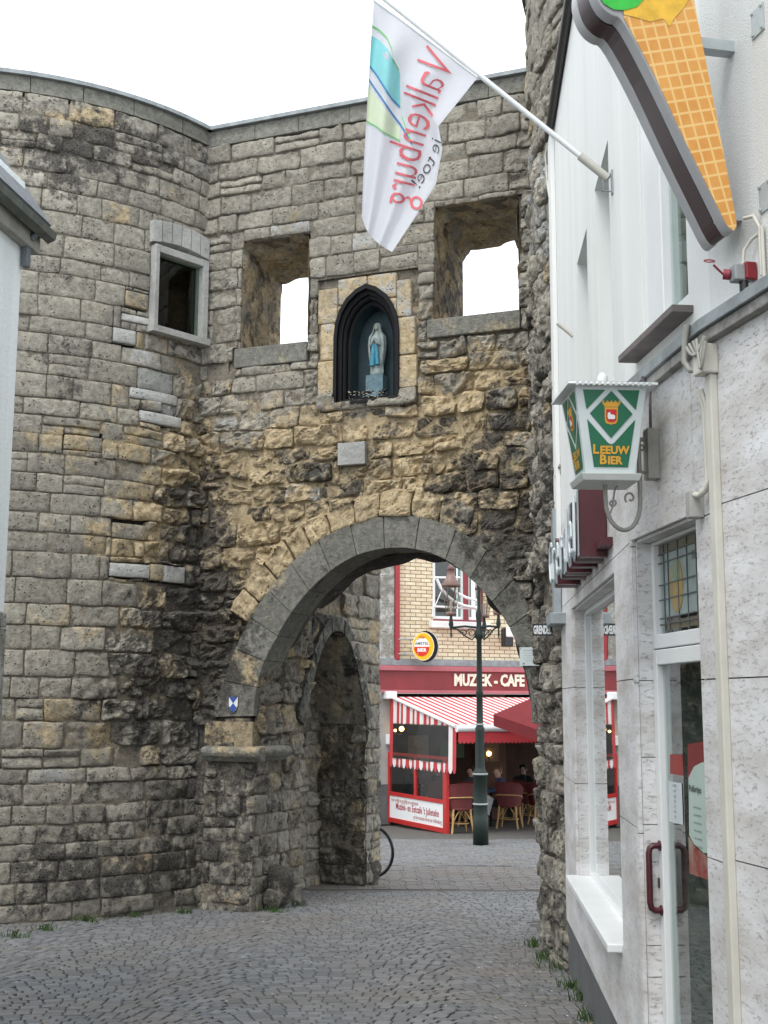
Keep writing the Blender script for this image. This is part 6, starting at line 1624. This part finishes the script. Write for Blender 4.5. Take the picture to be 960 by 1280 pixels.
# ---- people (seated)
def person(loc, rz, lab, top, hairm, lean=.1, turn=0.0, bent=.5, sc_=1.0):
    """one continuous body, feet on the ground, facing +y"""
    r = thing('person', tuple(loc), lab, 'person')
    J_ = {}; vs_, es, rs = [], [], []
    def nv(p, r_, par=None):
        vs_.append(p); rs.append(r_); i = len(vs_) - 1
        if par is not None: es.append((par, i))
        return i
    pel = nv((0, 0, .52), .13); sp1 = nv((0, .01 + lean * .2, .68), .125, pel); ches = nv((0, .03 + lean * .5, .88), .145, sp1); nk = nv((0, .03 + lean * .8, 1.03), .06, ches)
    hb = nv((0, .05 + lean, 1.10), .062, nk); hd1 = nv((0, .06 + lean, 1.17), .088, hb); hd2 = nv((0, .05 + lean, 1.24), .070, hd1)
    hands = []
    for s in (-1, 1):
        hp = nv((s * .10, .03, .50), .095, pel); kn = nv((s * .13, .42, .50), .065, hp); an_ = nv((s * .13, .46, .09), .042, kn); ft = nv((s * .14, .60, .035), .035, an_)
        sh_ = nv((s * .19, .03 + lean * .6, .97), .062, ches); el = nv((s * .25, .14 + lean * .5, .76), .045, sh_); wr = nv((s * .12, .36 + lean * .5, .79), .028, el); pm_ = nv((s * .09, .42 + lean * .5, .80), .034, wr)
        hands.append((s, V((s * .09, .42 + lean * .5, .80))))
    me = bpy.data.meshes.new('body'); me.from_pydata(vs_, es, []); o = bpy.data.objects.new('tmp', me); COL.objects.link(o)
    o.modifiers.new('skin', 'SKIN'); L = me.skin_vertices[0].data if me.skin_vertices else None
    if L is None:
        bpy.context.view_layer.objects.active = o; me.attributes
    for i, v in enumerate(me.skin_vertices[0].data): v.radius = (rs[i], rs[i] * (.8 if i in (2,) else 1)); v.use_root = (i == 0)
    o.modifiers.new('sub', 'SUBSURF').levels = 2
    bpy.context.view_layer.update()
    m2 = bpy.data.meshes.new_from_object(o.evaluated_get(bpy.context.evaluated_depsgraph_get())); bpy.data.objects.remove(o); m2.name = 'body'
    V2 = [tuple(v.co) for v in m2.vertices]; F2 = [tuple(p.vertices) for p in m2.polygons]; MI = []
    for p in m2.polygons:
        c = p.center; head = c.z > 1.05; hand = c.z < .86 and c.z > .7 and c.y > .35 + lean * .5 and abs(c.x) < .14
        legs = (c.z < .60 and not (abs(c.x) < .13 and c.y < -.02 and c.z > .56)) 
        MI.append(0 if head or hand else (2 if legs and c.z < .57 else 1))
    fb = MB(); fb.smooth = True
    for s, c in hands:
        for k in range(4): a = c + V((s * (-.022 + .015 * k), .02, 0)); fb.tube([a, a + V((0, .04 + .006 * (1.5 - abs(k - 1.5)), -.004)), a + V((0, .062 + .006 * (1.5 - abs(k - 1.5)), -.022))], [.009, .008, .006], 6)
        a = c + V((-s * .03, -.005, 0)); fb.tube([a, a + V((-s * .02, .02, 0)), a + V((-s * .022, .045, -.008))], [.010, .009, .007], 6)
    # face: nose and ears
    fb.ball(V((0, .148 + lean, 1.165)), (.012, .016, .018), 8, 6)
    for s in (-1, 1): fb.ball(V((s * .088, .055 + lean, 1.165)), (.012, .02, .028), 8, 6)
    nb_ = len(V2); V2 += fb.v; F2 += [tuple(nb_ + i for i in f) for f in fb.f]; MI += [0] * len(fb.f)
    eb = MB()
    for s in (-1, 1): eb.ball(V((s * .032, .136 + lean, 1.185)), (.011, .008, .006), 8, 5)
    eb.ball(V((0, .140 + lean, 1.125)), (.022, .007, .006), 8, 5)
    nb_ = len(V2); V2 += eb.v; F2 += [tuple(nb_ + i for i in f) for f in eb.f]; MI += [3] * len(eb.f)
    # turn the head
    if turn:
        R3 = Matrix.Rotation(turn, 3, 'Z'); cx = V((0, .05 + lean, 0)); V2 = [tuple((R3 @ (V(p) - cx)) + cx) if p[2] > 1.06 else p for p in V2]
    me = bpy.data.meshes.new('body'); me.from_pydata(V2, [], F2)
    for m in (m_skin, top, m_dark, m_dark): me.materials.append(m)
    me.polygons.foreach_set('material_index', MI); me.polygons.foreach_set('use_smooth', [True] * len(F2)); link('body', me, r, True)
    b = MB(); b.ball(V((0, .035 + lean, 1.205)), (.098, .105, .098), 14, 10)
    R3 = Matrix.Rotation(turn, 3, 'Z'); cx = V((0, .05 + lean, 0))
    b.v = [tuple(R3 @ (V((p[0], p[1] - (max(0, (p[1] - (.10 + lean)))) * .8 if p[2] < 1.245 else p[1], p[2])) - cx) + cx) for p in b.v]
    b.v = [tuple(p) for p in b.v]; b.build('hair', hairm, parent=r, local=True)
    r.rotation_euler = (0, 0, rz); r.scale = (sc_,) * 3
    return r
pp = gnd(637, 1034)
p1 = person((pp.x - .08, pp.y - .05, pp.z), 1.35, 'person in navy jacket on a rattan chair turning round to look at the street', m_navy, m_hair, .12, 1.35)
b = MB(); b.prism([V((pp.x - .52, pp.y - .28, pp.z + .72)), V((pp.x - .36, pp.y - .28, pp.z + .62)), V((pp.x - .46, pp.y - .28, pp.z + .26)), V((pp.x - .56, pp.y - .28, pp.z + .38))], V((.0, .02, .0)))
b.build('newspaper', M('newsprint', (.55, .58, .60), .8, .15, 30), label='pale folded newspaper hanging at the table edge beside the lamp post', cat='newspaper')
q = gnd(594, 1029); person((q.x, q.y, q.z), 2.6, 'person in grey blue top with back to us left of the lamp post', m_greyblue, M('dark_hair', (.03, .02, .015), .6, .3), .15)
q = gnd(541, 1028); person((q.x, q.y + .2, q.z), -2.0, 'person in dark coat behind the right pane of the wind screen', m_dark, m_hair, .1, .5)
q = gnd(512, 1026); person((q.x, q.y + .5, q.z), -2.6, 'person in dark clothes behind the left pane of the wind screen', m_dark, M('auburn_hair', (.12, .05, .03), .6, .3), .1)
q = gnd(658, 1024); person((q.x, q.y + .4, q.z), 2.9, 'person in black deep in the terrace under the red parasol', m_dark, M('black_hair', (.015, .012, .01), .6, .3), .1)
# ---- bicycle leaning at the far end of the passage wall
bk = thing('bicycle', (-.25, 16.3, gz(0, 16.3)), 'bicycle behind the passage wall with only its thin black wheel in view', 'bicycle')
bd = V((.90, -.44, 0)).normalized(); by = V((bd.y, -bd.x, 0)); wc = atY(463, 1078, 16.2); wc.z = gz(0, 16.2) + .33
def wheel(c, nm):
    b = MB(); b.smooth = True; N = 40
    b.tube([c + bd * .32 * math.cos(2 * PI * k / N) + V((0, 0, .32 * math.sin(2 * PI * k / N))) for k in range(N + 1)], .016, 8, False); t = b.build('wheel', m_black, bk)
    b = MB(); b.smooth = True; b.tube([c + bd * .298 * math.cos(2 * PI * k / N) + V((0, 0, .298 * math.sin(2 * PI * k / N))) for k in range(N + 1)], .009, 6, False); b.build('rim', m_metal, t)
    b = MB()
    for k in range(18): w = 2 * PI * k / 18; b.tube([c, c + bd * .296 * math.cos(w) + V((0, 0, .296 * math.sin(w)))], .0018, 4)
    b.tube([c - by * .05, c + by * .05], .02, 8); b.build('spokes', m_metal, t)
wheel(wc, 'a'); w2 = wc - bd * 1.02; wheel(w2, 'b')
b = MB(); b.smooth = True
seat_ = w2 + bd * .28 + V((0, 0, .50)); bb_ = w2 + bd * .42 + V((0, 0, -.04)); hd_ = wc - bd * .22 + V((0, 0, .52))
for a, c in ((w2, seat_), (w2, bb_), (seat_, bb_), (seat_, hd_), (bb_, hd_), (hd_, wc)): b.tube([a, c], .014, 7)
b.tube([hd_, hd_ + V((0, 0, .14)) - bd * .03], .014, 7); b.tube([hd_ + V((0, 0, .14)) - by * .25, hd_ + V((0, 0, .15)), hd_ + V((0, 0, .14)) + by * .25], .012, 6); b.build('frame', m_black, bk)
b = MB(); b.ball(seat_ + V((0, 0, .08)), (.12, .07, .03), 10, 6); b.tube([seat_, seat_ + V((0, 0, .07))], .012, 6); b.build('saddle', m_black, bk)
# ---- weeds at the wall feet
def tuft(px, py, r, lab, n=40, h=.09):
    p = gnd(px, py); t = thing('weed_tuft', tuple(p), lab, 'weed', 'weeds along the wall feet'); b = MB()
    for k in range(n):
        a = rnd(0, 2 * PI); q = rnd(0, r); x, y = q * math.cos(a) * 1.6, q * math.sin(a); hh_ = h * rnd(.4, 1.1); lx, ly = rnd(-.03, .03), rnd(-.03, .03); w = rnd(.002, .005)
        d = V((math.cos(a + 1), math.sin(a + 1), 0)) * w; c = V((x, y, 0)); b.add([c - d, c + d, c + d * .9 + V((lx * .6, ly * .6, hh_ * .6)), c + V((lx * 1.6, ly * 1.6, hh_)), c - d * .9 + V((lx * .6, ly * .6, hh_ * .6))], [(0, 1, 2, 3, 4)])
    b.build('leaves', m_lgrass, t, local=True, kind='stuff'); return t
TL = [(108, 1152, .13, 'biggest green weed at the foot of the left tower'), (58, 1163, .10, 'low weeds at the tower foot near the white house'), (168, 1146, .07, 'small weed at the middle of the tower foot'), (228, 1142, .07, 'small weed where the tower meets the gate pier'), (343, 1140, .10, 'green weed at the foot of the gate pier boulder'), (374, 1132, .06, 'little weed on the paving just inside the arch'),
      (20, 1172, .08, 'weed at the very foot of the white house corner'), (668, 1184, .08, 'grass tuft at the far foot of the right tower'), (689, 1200, .10, 'grass clump against the right tower base'), (702, 1212, .12, 'tall grass where tower and white house meet'), (716, 1236, .08, 'dry grass along the dark plinth of the white house'), (728, 1252, .06, 'grass sprig by the dark plinth nearer the camera'), (745, 1278, .10, 'grass patch at the bottom of the dark plinth')]
for x, y, r, lab in TL: tuft(x, y, r, lab, int(520 * r) + 16, .065 if x < 600 else .095)
# crumbs of leaves and grit in the joints
b = MB()
for k in range(900):
    y = rnd(5.0, 17); x = rnd(-3.2, 1.25)
    if random.random() < .45: x = 1.30 - abs(random.gauss(0, .28)); y = rnd(5.5, 9.8)
    p = V((x, y, gz(x, y) + .006)); s = rnd(.004, .012); a = rnd(0, 6.28); d = V((math.cos(a), math.sin(a), 0)) * s; e = V((-d.y, d.x, 0)) * .5
    b.m = 0 if random.random() < .6 else 1; b.add([p - d, p + e + V((0, 0, .004)), p + d, p - e], [(0, 1, 2, 3)])
b.build('leaf_litter', [m_ygrass, M('white_grit', (.5, .5, .46), .8, .2)], kind='stuff')
